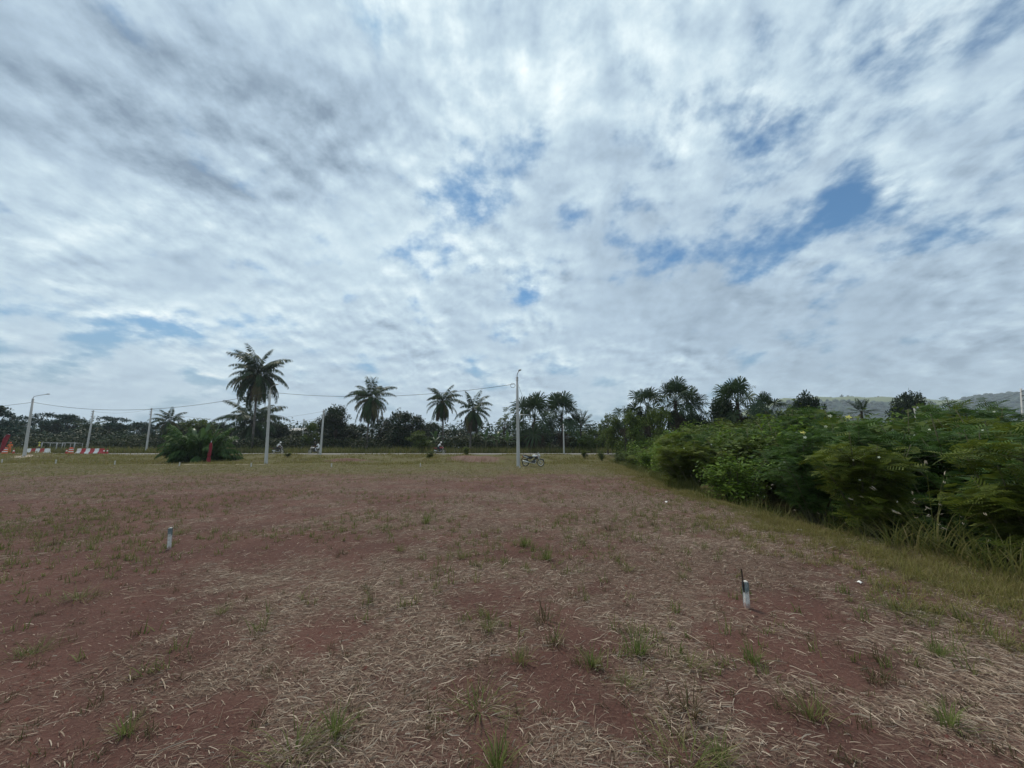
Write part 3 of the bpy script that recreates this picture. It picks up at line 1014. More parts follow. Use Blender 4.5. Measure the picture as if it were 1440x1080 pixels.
def build_grass():
    rng = np.random.default_rng(202)
    # small stubble tufts all over the field
    x, y = perspective_scatter(6500, 1.8, 36, rng, 1.5)
    dens = 0.25 + 0.75 * fbm(x * .5, y * .5, 91, 3)
    k = (rng.random(len(x)) < dens * (.16 + .84 * sstep(y, 4, 14))) & (x < edge_x(y) - .2)
    blade_field('grass_stubble', x[k], y[k], .03, .12, .003, .006, M['tuft_dry'], 'short brownish stubble of grass sprouting across the straw field', 'grass', 13, .022, .55, rng)
    x, y = perspective_scatter(14000, 3.0, 37, rng, 1.5, 2.0)
    dens = fbm(x * .35, y * .35, 97, 3)
    k = (rng.random(len(x)) < sstep(dens, .30, .7) * (.10 + .9 * sstep(y, 4, 9))) & (x < edge_x(y) - .2)
    blade_field('green_stubble', x[k], y[k], .05, .20, .006, .012, M['tuft'], 'olive green sprouts of grass dotted across the straw field', 'grass', 11, .03, .5, rng)
    # far part of the field: grass closes up
    x = rng.uniform(-62, 11, 26000)
    y = 16 + 26 * rng.random(26000) ** .8
    k = (rng.random(len(x)) < grass_cover(x, y) * (.45 + fbm(x * .5, y * .5, 99, 3) * .6)) & (x < edge_x(y) - .2) & (np.abs(x) < y * 1.45 + 1)
    blade_field('field_grass', x[k], y[k], .05, .17, .010, .022, M['strip'], 'low olive grass closing over the far end of the field', 'grass', 6, .08, .6, rng, 2)
    # verge beside the ditch
    y = 2.0 + 36 * rng.random(30000) ** 1.7
    s = np.interp(y, STRIP_Y, STRIP_X)
    x = s - .5 + (edge_x(y) + .5 - s) * rng.random(30000) ** .75
    k = rng.random(len(x)) < np.clip(grass_cover(x, y), 0, 1) * (0.08 + 0.92 * sstep(fbm(x * 1.3, y * 1.3, 77, 4, .6), .38, .62))
    blade_field('verge_grass', x[k], y[k], .05, .19, .004, .009, M['strip'], 'short olive green grass along the edge of the bushes', 'grass', 9, .045, .65, rng)
    # taller tussocks in the verge
    y = 2.2 + 30 * rng.random(1500) ** 1.5
    s = np.interp(y, STRIP_Y, STRIP_X)
    x = s - .9 + (edge_x(y) + .4 - s + .9) * rng.random(1500)
    k = rng.random(1500) < .12 + .75 * sstep(fbm(x * .8, y * .8, 83, 3), .40, .62)
    blade_field('verge_tussocks', x[k], y[k], .08, .24, .005, .009, M['strip'], 'rank yellow green tussocks standing in the grass verge', 'grass', 22, .05, .6, rng, 4)
    # bank below the road
    x = rng.uniform(-95, 13, 26000)
    y = rng.uniform(37, 58.6, 26000)
    dirt = np.exp(-((x + 4.2) / 3.2) ** 2 - ((y - 42.2) / 1.5) ** 2) + np.exp(-((x + 17.5) / 2.4) ** 2 - ((y - 41.8) / 1.2) ** 2)
    k = rng.random(len(x)) < sstep(fbm(x * .3, y * .3, 55, 4), .36, .60) * (1 - np.clip(dirt * 1.3, 0, 1))
    blade_field('bank_grass', x[k], y[k], .08, .42, .03, .06, M['strip'], 'rough green grass on the low bank below the road', 'grass', 4, .16, .5, rng, 2)
    # weeds on the far verge of the road
    x = rng.uniform(-105, 24, 15000)
    y = rng.uniform(67.3, 74, 15000)
    blade_field('roadside_weeds', x, y, .5, 1.7, .05, .11, M['tall'], 'tall rough weeds along the far side of the road', 'weeds', 3, .25, .35, rng, 2)


build_grass()


# tufts one can tell apart: each its own plant
def tuft_mesh(seed, n, h, spread, mat, lean=.45, w=.006):
    rng = np.random.default_rng(seed)
    a = rng.uniform(0, 6.283, n)
    r = np.abs(rng.normal(0, spread, n))
    P = np.stack([np.cos(a) * r, np.sin(a) * r, np.zeros(n) - .01], 1)
    V, Fc = blades(P, a + rng.normal(0, .5, n), np.abs(rng.normal(lean, .25, n)), h * rng.uniform(.45, 1, n), w * rng.uniform(.6, 1.3, n), 4, .8)
    return mesh_np('grass_tuft', V, Fc, mat)


TUFT = {'fresh': [tuft_mesh(s, 85, .17, .032, M['tuft_green'], .5, .0045) for s in (1, 2, 3)],
        'olive': [tuft_mesh(s, 75, .17, .045, M['tuft'], .55, .0045) for s in (4, 5, 6)],
        'spread': [tuft_mesh(s, 95, .22, .10, M['tuft'], .85, .005) for s in (7, 8)],
        'dry': [tuft_mesh(s, 40, .16, .05, M['tuft_dry'], .6) for s in (9, 10, 11)]}
TUFTS = [  # px, py of the foot, kind, height px, label
    (737, 768, 'fresh', 24, 'fresh green upright grass tuft further back, left one of the bright pair'),
    (769, 787, 'fresh', 24, 'fresh green upright grass tuft further back, right one of the bright pair'),
    (688, 886, 'olive', 26, 'thick olive grass tuft at the edge of the dense straw, behind the two dark sprouts'),
    (677, 866, 'olive', 16, 'small olive tuft touching the larger thick tuft in the middle of the straw'),
    (732, 931, 'olive', 27, 'dark olive upright tuft left of the bare red patch in the near field'),
    (832, 937, 'fresh', 30, 'dense green spiky tuft standing on the rim of the bare red patch'),
    (897, 922, 'fresh', 40, 'tall thin grass tuft with long single blades right of the bare red patch'),
    (676, 1000, 'spread', 38, 'wide sprawling green tuft in the straw near the photographer'),
    (700, 1078, 'fresh', 48, 'tall grass tuft cut by the bottom edge in the middle of the near straw'),
    (470, 1035, 'fresh', 44, 'yellowish green leaning tuft beside a bare patch in the near straw'),
    (412, 1066, 'spread', 42, 'broad yellowish tuft in the near straw left of the leaning tuft'),
    (176, 1035, 'fresh', 28, 'green star shaped tuft on the near red soil at the lower left'),
    (45, 922, 'spread', 20, 'flat bright tuft on bare red soil near the left edge'),
    (112, 845, 'spread', 20, 'sprawling green tuft on dark soil between the left edge and the left marker stake'),
    (312, 862, 'olive', 16, 'low yellow green tuft beside a small dark hollow in the left field'),
    (250, 752, 'spread', 14, 'faded green tuft just behind the left marker stake'),
    (1322, 925, 'fresh', 24, 'round bright green tuft in the straw on the right side'),
    (1335, 1022, 'fresh', 34, 'spiky green tuft in the straw in the lower right corner'),
    (1140, 1008, 'olive', 36, 'olive tuft at the rim of the straw band in the lower right'),
    (970, 1075, 'spread', 50, 'dark green tuft at the bottom edge right of the middle'),
    (1012, 1068, 'fresh', 34, 'green tuft at the bottom edge, right neighbour of the dark one'),
    (972, 940, 'spread', 26, 'grey green sprawling tuft in the bare soil below the right marker stake'),
    (1060, 932, 'fresh', 30, 'thin blue green tuft on bare soil nearest below the right marker stake'),
    (880, 966, 'spread', 22, 'low green tuft in front of the tall thin tuft'),
    (972, 1003, 'dry', 40, 'brown dry tuft with one long curved stalk in the near straw'),
    (766, 876, 'dry', 34, 'tall brownish sprout in the middle field, right of the thick olive tuft'),
    (780, 906, 'dry', 26, 'brown tuft just in front of the tall brownish sprout'),
    (515, 830, 'dry', 16, 'reddish brown tuft in the straw left of the middle'),
    (522, 850, 'dry', 18, 'broad brown tuft close below the reddish brown one'),
    (562, 776, 'olive', 14, 'low olive tuft in the mid field left of the middle'),
    (650, 785, 'olive', 20, 'feathery olive tuft in the mid field between the middle tufts'),
    (600, 736, 'fresh', 16, 'yellow green tuft in the far straw left of the middle'),
    (884, 803, 'olive', 16, 'olive tuft in the mid field left of the right marker stake'),
    (960, 812, 'olive', 14, 'olive tuft in the mid field nearest on the left of the right marker stake'),
    (855, 745, 'dry', 16, 'brown tuft in the far straw toward the right'),
    (1238, 930, 'dry', 22, 'brown tuft at the edge of the bare soil on the right side'),
    (1265, 862, 'spread', 30, 'dark green sprawling tuft below the green verge on the right'),
    (1290, 870, 'spread', 24, 'dark green low tuft, right neighbour of the sprawling one below the verge'),
    (1400, 905, 'spread', 26, 'dark green tuft at the right edge below the verge grass'),
    (1240, 1060 - 105, 'dry', 24, 'brown flattened tuft in the straw on the right side'),
    (1225, 955 + 2, 'dry', 18, 'small brown tuft beside the flattened one on the right side'),
    (75, 768, 'dry', 12, 'brown tuft on the left field halfway to the left marker stake'),
    (480, 780, 'dry', 13, 'brown tuft in the mid field between the left stake and the middle'),
    (920, 700 + 40, 'dry', 14, 'pale brown tuft in the far straw near the green verge'),
]
for i, (px, py, kd, hp, lab) in enumerate(TUFTS):
    w = onground(px, py)
    w.z = ground_h1(w.x, w.y)
    base_h = {'fresh': .15, 'olive': .15, 'spread': .17, 'dry': .14}[kd]
    dist = math.hypot(w.y, w.x * .6) + .3
    s = .86 * hp / F * dist / base_h
    o = part('grass_tuft', random.choice(TUFT[kd]), None, w, (0, 0, random.uniform(0, 6.28)), s)
    tag(o, lab, 'grass tuft', 'grass tufts in the straw field')

# ------------------------------------------------------------------ palms
def frond_mesh(seed, e0, L=4.6, droop=1.25, mat=None, hang=.85, n=42, name='frond', wide=.155):
    """feather frond from the origin along +X, starting at elevation e0 (degrees), bending under its weight"""
    rng = np.random.default_rng(seed)
    k = 14
    a = R(e0)
    P = [np.array([0.0, 0.0, 0.0])]
    As = [a]
    sway = rng.normal(0, .25)
    for i in range(k):
        t = (i + 1) / k
        a = R(e0) - droop * t ** 1.5 * (0.6 + 0.5 * math.cos(R(e0)))
        a = max(a, R(-86))
        As.append(a)
        P.append(P[-1] + np.array([math.cos(a), sway * t * .35, math.sin(a)]) * (L / k))
    P, As = np.array(P), np.array(As)
    g = G()
    g.tube([tuple(p) for p in P[::2]], [.055 * (1 - .85 * i / 7) for i in range(8)], 4)
    rv, rf = np.array(g.v), np.array([f for f in g.f if len(f) == 4])
    ts = np.linspace(.16, .99, n)
    pos_, dirs, ups, size, wid = [], [], [], [], []
    for t in ts:
        f = t * k
        i = min(int(f), k - 1)
        p = P[i] + (P[i + 1] - P[i]) * (f - i)
        tg = np.array([math.cos(As[i + 1]), 0, math.sin(As[i + 1])])
        up = np.array([-tg[2], 0, tg[0]])
        ln = .95 * (math.sin(math.pi * (0.12 + .80 * t)) ** .6) * (L / 4.6)
        for s in (-1, 1):
            if rng.random() < .06:
                continue
            d = np.array([0, s, 0]) * .85 + tg * (.35 + .55 * t) + up * .12 + np.array([0, 0, -1.0]) * hang * rng.uniform(.6, 1.35)
            pos_.append(p), dirs.append(d + rng.normal(0, .08, 3)), ups.append(up), size.append(ln * rng.uniform(.8, 1.1))
    pos_, dirs, ups, size = map(np.array, (pos_, dirs, ups, size))
    T = np.array([[0, -.04, 0], [.55, -.5 * wide, -.03], [1, 0, -.24], [.55, .5 * wide, -.03]], float)
    V, Fc = stamp(T, np.array([[0, 1, 2, 3]]), pos_, frames(dirs, ups), size)
    V = np.concatenate([rv, V])
    Fc = np.concatenate([rf, Fc + len(rv)])
    return mesh_np(name, V, Fc, mat or M['coco'])


def fan_mesh(seed, e0, pet=1.9, rad=1.75, mat=None, n=36):
    """costapalmate leaf: long stalk, then segments radiating almost in a full circle with hanging tips"""
    rng = np.random.default_rng(seed)
    a = R(e0)
    P = [np.zeros(3)]
    for i in range(6):
        a2 = a - .42 * (i / 6) * (0.5 + math.cos(a))
        P.append(P[-1] + np.array([math.cos(a2), 0, math.sin(a2)]) * pet / 6)
    g = G()
    g.tube([tuple(p) for p in P], [.045, .042, .038, .034, .03, .027, .024], 4)
    rv, rf = np.array(g.v), np.array([f for f in g.f if len(f) == 4])
    tg = P[-1] - P[-2]
    tg /= np.linalg.norm(tg)
    tg = tg + np.array([0, 0, -.45 * math.cos(a)])
    tg /= np.linalg.norm(tg)
    side = np.array([0, 1.0, 0])
    up = np.cross(tg, side)
    ro = rng.uniform(-1.15, 1.15)
    side, up = side * math.cos(ro) + up * math.sin(ro), up * math.cos(ro) - side * math.sin(ro)
    V, Fc = [], []
    for i in range(n):
        th = R(-158 + 316 * i / (n - 1)) + rng.normal(0, .05)
        d = tg * math.cos(th) + side * math.sin(th)
        lift = up * (.22 * rng.uniform(.2, 1.6))
        ln = rad * (0.72 + .28 * math.cos(th * .6)) * rng.uniform(.88, 1.08)
        d = d + lift
        d /= np.linalg.norm(d)
        w = np.cross(d, up)
        w /= np.linalg.norm(w)
        b0 = P[-1] + d * .06
        m = P[-1] + d * ln * .58 + np.array([0, 0, -.03])
        q = m + d * ln * .22 + np.array([0, 0, -.07 * ln * rng.uniform(.5, 1.6)])
        e = q + d * ln * .10 + np.array([0, 0, -.13 * ln * rng.uniform(.5, 1.6)])
        o = len(V)
        V += [b0 - w * .02, b0 + w * .02, m - w * .062, m + w * .062, q - w * .042, q + w * .042, e - w * .012, e + w * .012]
        Fc += [(o, o + 1, o + 3, o + 2), (o + 2, o + 3, o + 5, o + 4), (o + 4, o + 5, o + 7, o + 6)]
    V = np.concatenate([rv, np.array(V)])
    Fc = np.concatenate([rf, np.array(Fc) + len(rv)])
    return mesh_np('fan_leaf', V, Fc, mat or M['fan'])


ELEV = (78, 60, 42, 22, 2, -22, -48)
FROND = {e: [frond_mesh(5000 + e * 3 + s, e) for s in (0, 1)] for e in ELEV}
FROND_OLD = {e: [frond_mesh(5350 + e * 3 + s, e, 4.2, 1.3, M['coco_yel'], .9) for s in (0, 1)] for e in (2, -22, -48)}
FROND_DEAD = [frond_mesh(700 + s, -62, 3.8, .55, M['dead'], .8) for s in (0, 1, 2)]
FROND_STIFF = {e: [frond_mesh(900 + e * 3 + s, e, 4.4, .55, None, .30) for s in (0, 1)] for e in (80, 66, 50, 34, 15)}
FAN = {e: [fan_mesh(6020 + e * 3 + s, e) for s in (0, 1, 2)] for e in (80, 58, 36, 12, -14, -38)}
FAN_DEAD = [fan_mesh(600 + s, -68, 1.7, 1.4, M['dead'], 22) for s in (0, 1, 2)]


def trunk_mesh(h, r0, r1, lean, seed, mat, swell=1.5):
    rng = random.Random(seed)
    g = G()
    n = 14
    pts, rad = [], []
    for i in range(n + 1):
        t = i / n
        pts.append((lean * h * (t ** 1.6), lean * .35 * h * math.sin(t * 2.6) * .3, h * t))
        rad.append((r0 + (r1 - r0) * t) * (1 + (swell - 1) * math.exp(-t * 14)) * (1 + .05 * rng.uniform(-1, 1)))
    g.tube(pts, rad, 9, 0)
    # leaf-scar rings
    return g.build('trunk', mat, True), Vector(pts[-1])


def coconut_palm(px, Y, top_py, label, group, seed, r_px=30, base_py=None, n=26, lean=.02, stiff=False, dead=5, old=6, trunk_mat='palm_bark', nuts=True, trunk_r=.17, name='coconut_palm', skirt=0, x_off=None):
    """palm with the crown heart below top_py, standing Y metres ahead at picture column px"""
    rng = random.Random(seed)
    base = at(px, 631, Y)
    base.z = ground_h1(base.x, base.y) - .05
    top = at(px, top_py, Y)
    s = r_px / F * Y / 4.4
    ch = 3.6 * s if not stiff else 4.0 * s            # fronds rise this far above the heart
    h = max(0.25, top.z - base.z - ch)
    t = thing(name, label, 'palm tree', base, rng.uniform(0, 6.28), group)
    if abs(lean) > 0:
        t.rotation_euler.z = 0 if lean > 0 else math.pi
        lean = abs(lean)
    me, tip = trunk_mesh(h, trunk_r * 1.15, trunk_r * .8, lean, seed, M[trunk_mat])
    part('trunk', me, t)
    az = rng.uniform(0, 6.28)
    src = FROND_STIFF if stiff else FROND
    es = sorted(src)[::-1]
    for i in range(n):
        u = i / (n - 1)
        az += 2.39996
        e = es[min(int(u ** .86 * len(es)), len(es) - 1)]
        if not stiff and e > 70 and i > 1:
            e = es[1 + i % 2]
        me = rng.choice(src[e])
        part('frond', me, t, tip + Vector((math.cos(az) * .1, math.sin(az) * .1, -.5 * u * s)), (rng.uniform(-.15, .15), rng.uniform(-.22, .22), az + rng.uniform(-.35, .35)), s * rng.uniform(.74, 1.10) * (.96 if e > 70 else 1))
    for i in range(old):
        az += 2.39996
        e = rng.choice(list(FROND_OLD))
        part('frond', rng.choice(FROND_OLD[e]), t, tip + Vector((0, 0, -.6 * s)), (0, rng.uniform(-.1, .1), az), s * rng.uniform(.85, 1.0))
    for i in range(dead):
        az += 2.39996
        part('dead_frond', rng.choice(FROND_DEAD), t, tip + Vector((math.cos(az) * .12, math.sin(az) * .12, -.75 * s)), (0, rng.uniform(-.15, .2), az), s * rng.uniform(.8, 1.05))
    if nuts:
        g = G()
        for i in range(9):
            a = rng.uniform(0, 6.28)
            g.ell((tip.x + math.cos(a) * .34 * s, tip.y + math.sin(a) * .34 * s, tip.z - .35 * s - rng.uniform(0, .45) * s), (.14 * s, .14 * s, .18 * s), 7, 5)
        part('coconut_bunch', g.build('coconut_bunch', M['coco_yel'], True), t)['kind'] = 'stuff'
    return t


def fan_palm(px, Y, top_py, label, group, seed, r_px=30, n=18, dead=8, lean=.0, trunk_r=.2, trunk_mat='palm_dark', up=.5):
    rng = random.Random(seed)
    base = at(px, 631, Y)
    base.z = ground_h1(base.x, base.y) - .05
    top = at(px, top_py, Y)
    s = r_px / F * Y / 2.75
    h = max(.3, top.z - base.z - 2.75 * s)
    t = thing('fan_palm', label, 'palm tree', base, rng.uniform(0, 6.28), group)
    me, tip = trunk_mesh(h, trunk_r, trunk_r * .9, lean, seed, M[trunk_mat], 1.2)
    part('trunk', me, t)
    az = rng.uniform(0, 6.28)
    es = (80, 58, 36, 12, -14, -38)
    for i in range(n):
        az += 2.39996
        e = es[min(int((i / n) ** (1.0 + up * .3) * len(es)), 5)]
        part('fan_leaf', rng.choice(FAN[e]), t, tip + Vector((math.cos(az) * .1, math.sin(az) * .1, -.4 * s * i / n)), (rng.uniform(-.1, .1), rng.uniform(-.12, .12), az), s * rng.uniform(.85, 1.08))
    for i in range(dead):
        az += 2.39996
        part('dead_leaf', rng.choice(FAN_DEAD), t, tip + Vector((math.cos(az) * .15, math.sin(az) * .15, -(.3 + rng.uniform(0, 1.6)) * s)), (0, rng.uniform(-.1, .22), az), s * rng.uniform(.8, 1.05))
    return t


# ------------------------------------------------------------------ leafy trees and shrubs
def leaf_cloud(rng, blobs, clumps, per, clump_r, size, flat=0.0, droop=.25, T=LEAF, TF=LF):
    """leaf clumps spread over and inside ellipsoids (cx,cy,cz,rx,ry,rz)"""
    vol = np.array([b_[3] * b_[4] + b_[4] * b_[5] + b_[3] * b_[5] for b_ in blobs])
    cnt = np.maximum(1, (clumps * vol / vol.sum()).astype(int))
    Cs, Ns = [], []
    for b_, c in zip(blobs, cnt):
        d = rng.normal(0, 1, (c, 3))
        d[:, 2] = np.where(d[:, 2] < -.35, -d[:, 2], d[:, 2])
        d /= np.linalg.norm(d, axis=1, keepdims=True)
        rr = rng.uniform(.45, 1.05, (c, 1)) ** .5
        Cs.append(np.array(b_[:3]) + d * np.array(b_[3:]) * rr)
        Ns.append(d)
    C, N = np.concatenate(Cs), np.concatenate(Ns)
    m = len(C)
    C, N = np.repeat(C, per, 0), np.repeat(N, per, 0)
    cr = np.repeat(rng.uniform(.6, 1.3, m), per)[:, None] * clump_r
    off = rng.normal(0, 1, (m * per, 3))
    off /= np.maximum(np.linalg.norm(off, axis=1, keepdims=True), 1e-6)
    off *= rng.uniform(0, 1, (m * per, 1)) ** .5
    off[:, 2] *= (1 - flat)
    P = C + off * cr
    D = off * .6 + N * .5 + rng.normal(0, .45, (m * per, 3))
    D[:, 2] -= droop
    U = np.tile([0, 0, 1.0], (m * per, 1)) + rng.normal(0, .45, (m * per, 3)) + N * .3
    return stamp(T, TF, P, frames(D, U), size * rng.uniform(.65, 1.3, m * per))


def limbs(g, base_r, h, tips, rng, fork=.45, n=6):
    g.tube([(0, 0, -.1), (rng.uniform(-.1, .1), rng.uniform(-.1, .1), h * fork * .5), (0, 0, h * fork)], [base_r * 1.3, base_r, base_r * .85], 8)
    for tp in tips:
        mid = (tp[0] * .45 + rng.uniform(-.2, .2), tp[1] * .45 + rng.uniform(-.2, .2), h * fork + (tp[2] - h * fork) * .6)
        g.tube([(0, 0, h * fork * rng.uniform(.75, .98)), mid, tp], [base_r * .6, base_r * .36, base_r * .10], 5)


TREE_MESH = {}


def tree_mesh(kind, v):
    key = (kind, v)
    if key in TREE_MESH:
        return TREE_MESH[key]
    rng = np.random.default_rng(1000 + 37 * v + sum(map(ord, kind)))
    r = random.Random(500 + 11 * v + len(kind))
    blobs, g = [], G()
    nb = 16
    if kind == 'round':          # unit: height 8, dense dome
        for i in range(9):
            a = r.uniform(0, 6.28)
            q = r.uniform(0.3, 2.1)
            blobs.append((math.cos(a) * q, math.sin(a) * q, r.uniform(3.0, 6.0), r.uniform(1.2, 1.9), r.uniform(1.2, 1.9), r.uniform(1.1, 1.7)))
        blobs.append((0, 0, 6.4, 1.7, 1.7, 1.5))
        limbs(g, .22, 8, [b_[:3] for b_ in blobs], r, .32)
        V, Fc = leaf_cloud(rng, blobs, 260, 26, .55, .34)
        mat = M['leaf_dark']
    elif kind == 'bushy':        # foliage down to the ground
        for i in range(14):
            a = r.uniform(0, 6.28)
            q = r.uniform(0.2, 2.6)
            blobs.append((math.cos(a) * q, math.sin(a) * q, r.uniform(0.8, 6.6) * (1 - .12 * q), r.uniform(.9, 1.6), r.uniform(.9, 1.6), r.uniform(.8, 1.4)))
        limbs(g, .18, 8, [b_[:3] for b_ in blobs], r, .2)
        V, Fc = leaf_cloud(rng, blobs, 270, 24, .6, .34)
        mat = M['leaf_dark']
    elif kind == 'umbrella':     # flat storeyed crown, wide
        for i in range(nb):
            a = r.uniform(0, 6.28)
            q = r.uniform(.6, 4.4)
            blobs.append((math.cos(a) * q, math.sin(a) * q, r.uniform(2.4, 7.2) - .14 * q, r.uniform(1.4, 2.3), r.uniform(1.4, 2.3), r.uniform(.6, 1.1)))
        blobs.append((0, 0, 7.6, 2.0, 2.0, .5))
        limbs(g, .25, 8, [b_[:3] for b_ in blobs], r, .35)
        V, Fc = leaf_cloud(rng, blobs, 400, 24, .66, .40, .45, .1)
        mat = M['leaf_blue']
    elif kind == 'airy':         # open crown, sky between the sprays
        for i in range(11):
            a = r.uniform(0, 6.28)
            q = r.uniform(.5, 2.4)
            blobs.append((math.cos(a) * q, math.sin(a) * q, r.uniform(2.0, 7.4), r.uniform(.5, .9), r.uniform(.5, .9), r.uniform(.4, .8)))
        limbs(g, .13, 8, [b_[:3] for b_ in blobs], r, .3)
        V, Fc = leaf_cloud(rng, blobs, 120, 20, .5, .30)
        mat = M['leaf_mid']
    elif kind == 'cecropia':     # few candelabra arms with big lobed leaves at the ends
        T = []
        TF = []
        for i in range(9):
            a = 2 * math.pi * i / 9
            o = len(T)
            ca, sa = math.cos(a), math.sin(a)
            T += [(0, 0, 0), (.55 * ca - .10 * sa, .55 * sa + .10 * ca, .03), (1.0 * ca, 1.0 * sa, -.14), (.55 * ca + .10 * sa, .55 * sa - .10 * ca, .03)]
            TF += [(o, o + 1, o + 2), (o, o + 2, o + 3)]
        tips = [(math.cos(i * 2.4) * r.uniform(.6, 2.6), math.sin(i * 2.4) * r.uniform(.6, 2.6), 5.6 + r.uniform(-.9, 2.0)) for i in range(10)]
        limbs(g, .11, 8, tips, r, .5)
        P = np.concatenate([np.array(tp) + rng.normal(0, .28, (7, 3)) for tp in tips])
        V, Fc = stamp(np.array(T, float), np.array(TF), P, frames(rng.normal(0, 1, P.shape) * [1, 1, .2], np.tile([0, 0, 1.0], (len(P), 1)) + rng.normal(0, .3, P.shape)), rng.uniform(.45, .7, len(P)))
        mat = M['leaf_mid']
    elif kind == 'light':        # lighter, bamboo-like bush
        for i in range(12):
            a = r.uniform(0, 6.28)
            q = r.uniform(0.2, 2.2)
            blobs.append((math.cos(a) * q, math.sin(a) * q, r.uniform(.8, 6.8) * (1 - .12 * q), r.uniform(.7, 1.2), r.uniform(.7, 1.2), r.uniform(.8, 1.3)))
        limbs(g, .12, 8, [b_[:3] for b_ in blobs], r, .2)
        V, Fc = leaf_cloud(rng, blobs, 230, 22, .6, .32, 0, .5)
        mat = M['leaf_mid']
    tm = g.build('trunk', M['bark'], True)
    cm = mesh_np('crown', V, Fc, mat)
    TREE_MESH[key] = (tm, cm)
    return TREE_MESH[key]


def leafy_tree(kind, px, Y, top_py, half_px, label, group, v=0, name='leafy_tree', cat='tree', base_z=None, mat=None):
    base = at(px, 631, Y)
    base.z = (ground_h1(base.x, base.y) if base_z is None else base_z) - .05
    top = at(px, top_py, Y)
    native = {'umbrella': 6.0, 'airy': 3.0, 'round': 3.4, 'bushy': 3.3, 'cecropia': 3.0, 'light': 2.9}[kind]
    sz = (top.z - base.z) / (7.0 if kind in ('bushy', 'light') else 7.6)
    sx = half_px / F * Y / native
    t = thing(name, label, cat, base, random.uniform(0, 6.28), group, (sx, sx, sz))
    tm, cm = tree_mesh(kind, v)
    part('trunk', tm, t)
    c = part('crown', cm, t)
    if mat:
        c.material_slots[0].link = 'OBJECT'
        c.material_slots[0].material = M[mat]
    return t


PG = 'coconut palms behind the road'
coconut_palm(354, 77, 487, 'tallest coconut palm, full crown rising far above the other trees', PG, 1, 46, n=44, lean=-.02, dead=7, old=9, trunk_mat='palm_bark', trunk_r=.2)
coconut_palm(349, 84, 553, 'dark wide palm with arching fronds standing right behind the tallest palm', PG, 2, 46, n=38, lean=.03, dead=2, old=0, nuts=False, stiff=False, trunk_mat='palm_dark', name='oil_palm', trunk_r=.24)
coconut_palm(230, 80, 571, 'low coconut palm with yellowish fronds beside a road pole on the left', PG, 3, 24, n=24, lean=.05, dead=4, old=12)
coconut_palm(515, 77, 527, 'coconut palm with a long hanging skirt of old fronds, between two dark leafy trees', PG, 4, 37, n=34, lean=.025, dead=16, old=12)
coconut_palm(623, 77, 539, 'taller and left one of the twin coconut palms near the middle', PG, 5, 29, n=32, lean=-.035, dead=10, old=4)
coconut_palm(661, 74, 547, 'right one of the twin coconut palms, fronds arching wide over the road', PG, 6, 34, n=27, lean=.045, dead=10, old=4)
coconut_palm(817, 76, 572, 'short palm with stiff upright fronds right of the two fan palms', PG, 7, 27, n=18, stiff=True, dead=0, old=0, nuts=False, trunk_mat='palm_dark')
coconut_palm(118, 92, 586, 'dark shaggy palm half hidden in the trees behind the leaning road pole', PG, 8, 20, n=24, dead=10, old=2, trunk_mat='palm_bark')
coconut_palm(163, 80, 607, 'low trunkless palm sitting in the shade behind the second barrier row', PG, 9, 24, n=20, dead=0, old=0, nuts=False, trunk_mat='palm_dark', name='oil_palm')
coconut_palm(1218, 60, 560, 'small palm poking up from the thicket in front of the hill', PG, 10, 20, n=14, stiff=True, dead=0, old=3, nuts=False, trunk_mat='palm_dark')
FG = 'fan palms along the road and the thicket'
fan_palm(752, 73, 556, 'shaggy fan palm with a thick skirt of dead leaves right of the middle lamp post', FG, 21, 32, 18, 22)
fan_palm(791, 75, 555, 'bare dark trunked fan palm beside the thin roadside pole', FG, 22, 29, 18, 3)
fan_palm(881, 52, 570, 'small fan palm with drooping leaves at the left end of the thicket', FG, 23, 19, 12, 4)
fan_palm(914, 50, 544, 'slender fan palm, left one of the pair above the thicket', FG, 24, 27, 15, 6)
fan_palm(954, 48, 535, 'largest fan palm above the thicket with brown hanging leaves', FG, 25, 30, 19, 16)
fan_palm(976, 50, 546, 'fan palm close on the right of the largest one, dense dead skirt', FG, 26, 27, 15, 14)
fan_palm(1043, 44, 535, 'fan palm standing alone on the right, spiky crown over a dark bush', FG, 27, 31, 20, 8)
fan_palm(1084, 47, 553, 'low wide fan palm right of the lone one, leaves spreading sideways', FG, 28, 25, 14, 6)

# wood at the left, behind the works
LG = 'storeyed trees behind the road works'
for i, (px, Y, tp, hw, lab) in enumerate([
        (-30, 74, 574, 40, 'tree cut by the left edge of the picture with a branch reaching into the sky'),
        (22, 118, 590, 34, 'dark storeyed tree behind the orange worker'),
        (58, 104, 586, 32, 'storeyed tree with a flat top right of the left lamp post'),
        (88, 112, 587, 30, 'flat topped tree between the lamp post and the leaning road pole'),
        (140, 120, 590, 26, 'dark tree just right of the leaning road pole'),
        (163, 108, 592, 30, 'broad storeyed tree above the second barrier row'),
        (196, 122, 597, 26, 'thin crowned tree left of the low coconut palm'),
        (100, 135, 593, 30, 'dense tree farther back between the dark shaggy palm and the lamp post'),
        (0, 135, 594, 34, 'dense tree farther back at the left edge'),
        (252, 112, 598, 24, 'dull tree right behind the low coconut palm')]):
    leafy_tree('umbrella', px, Y, tp, hw, lab, LG, i % 3, 'storeyed_tree')
TG = 'leafy trees behind the road'
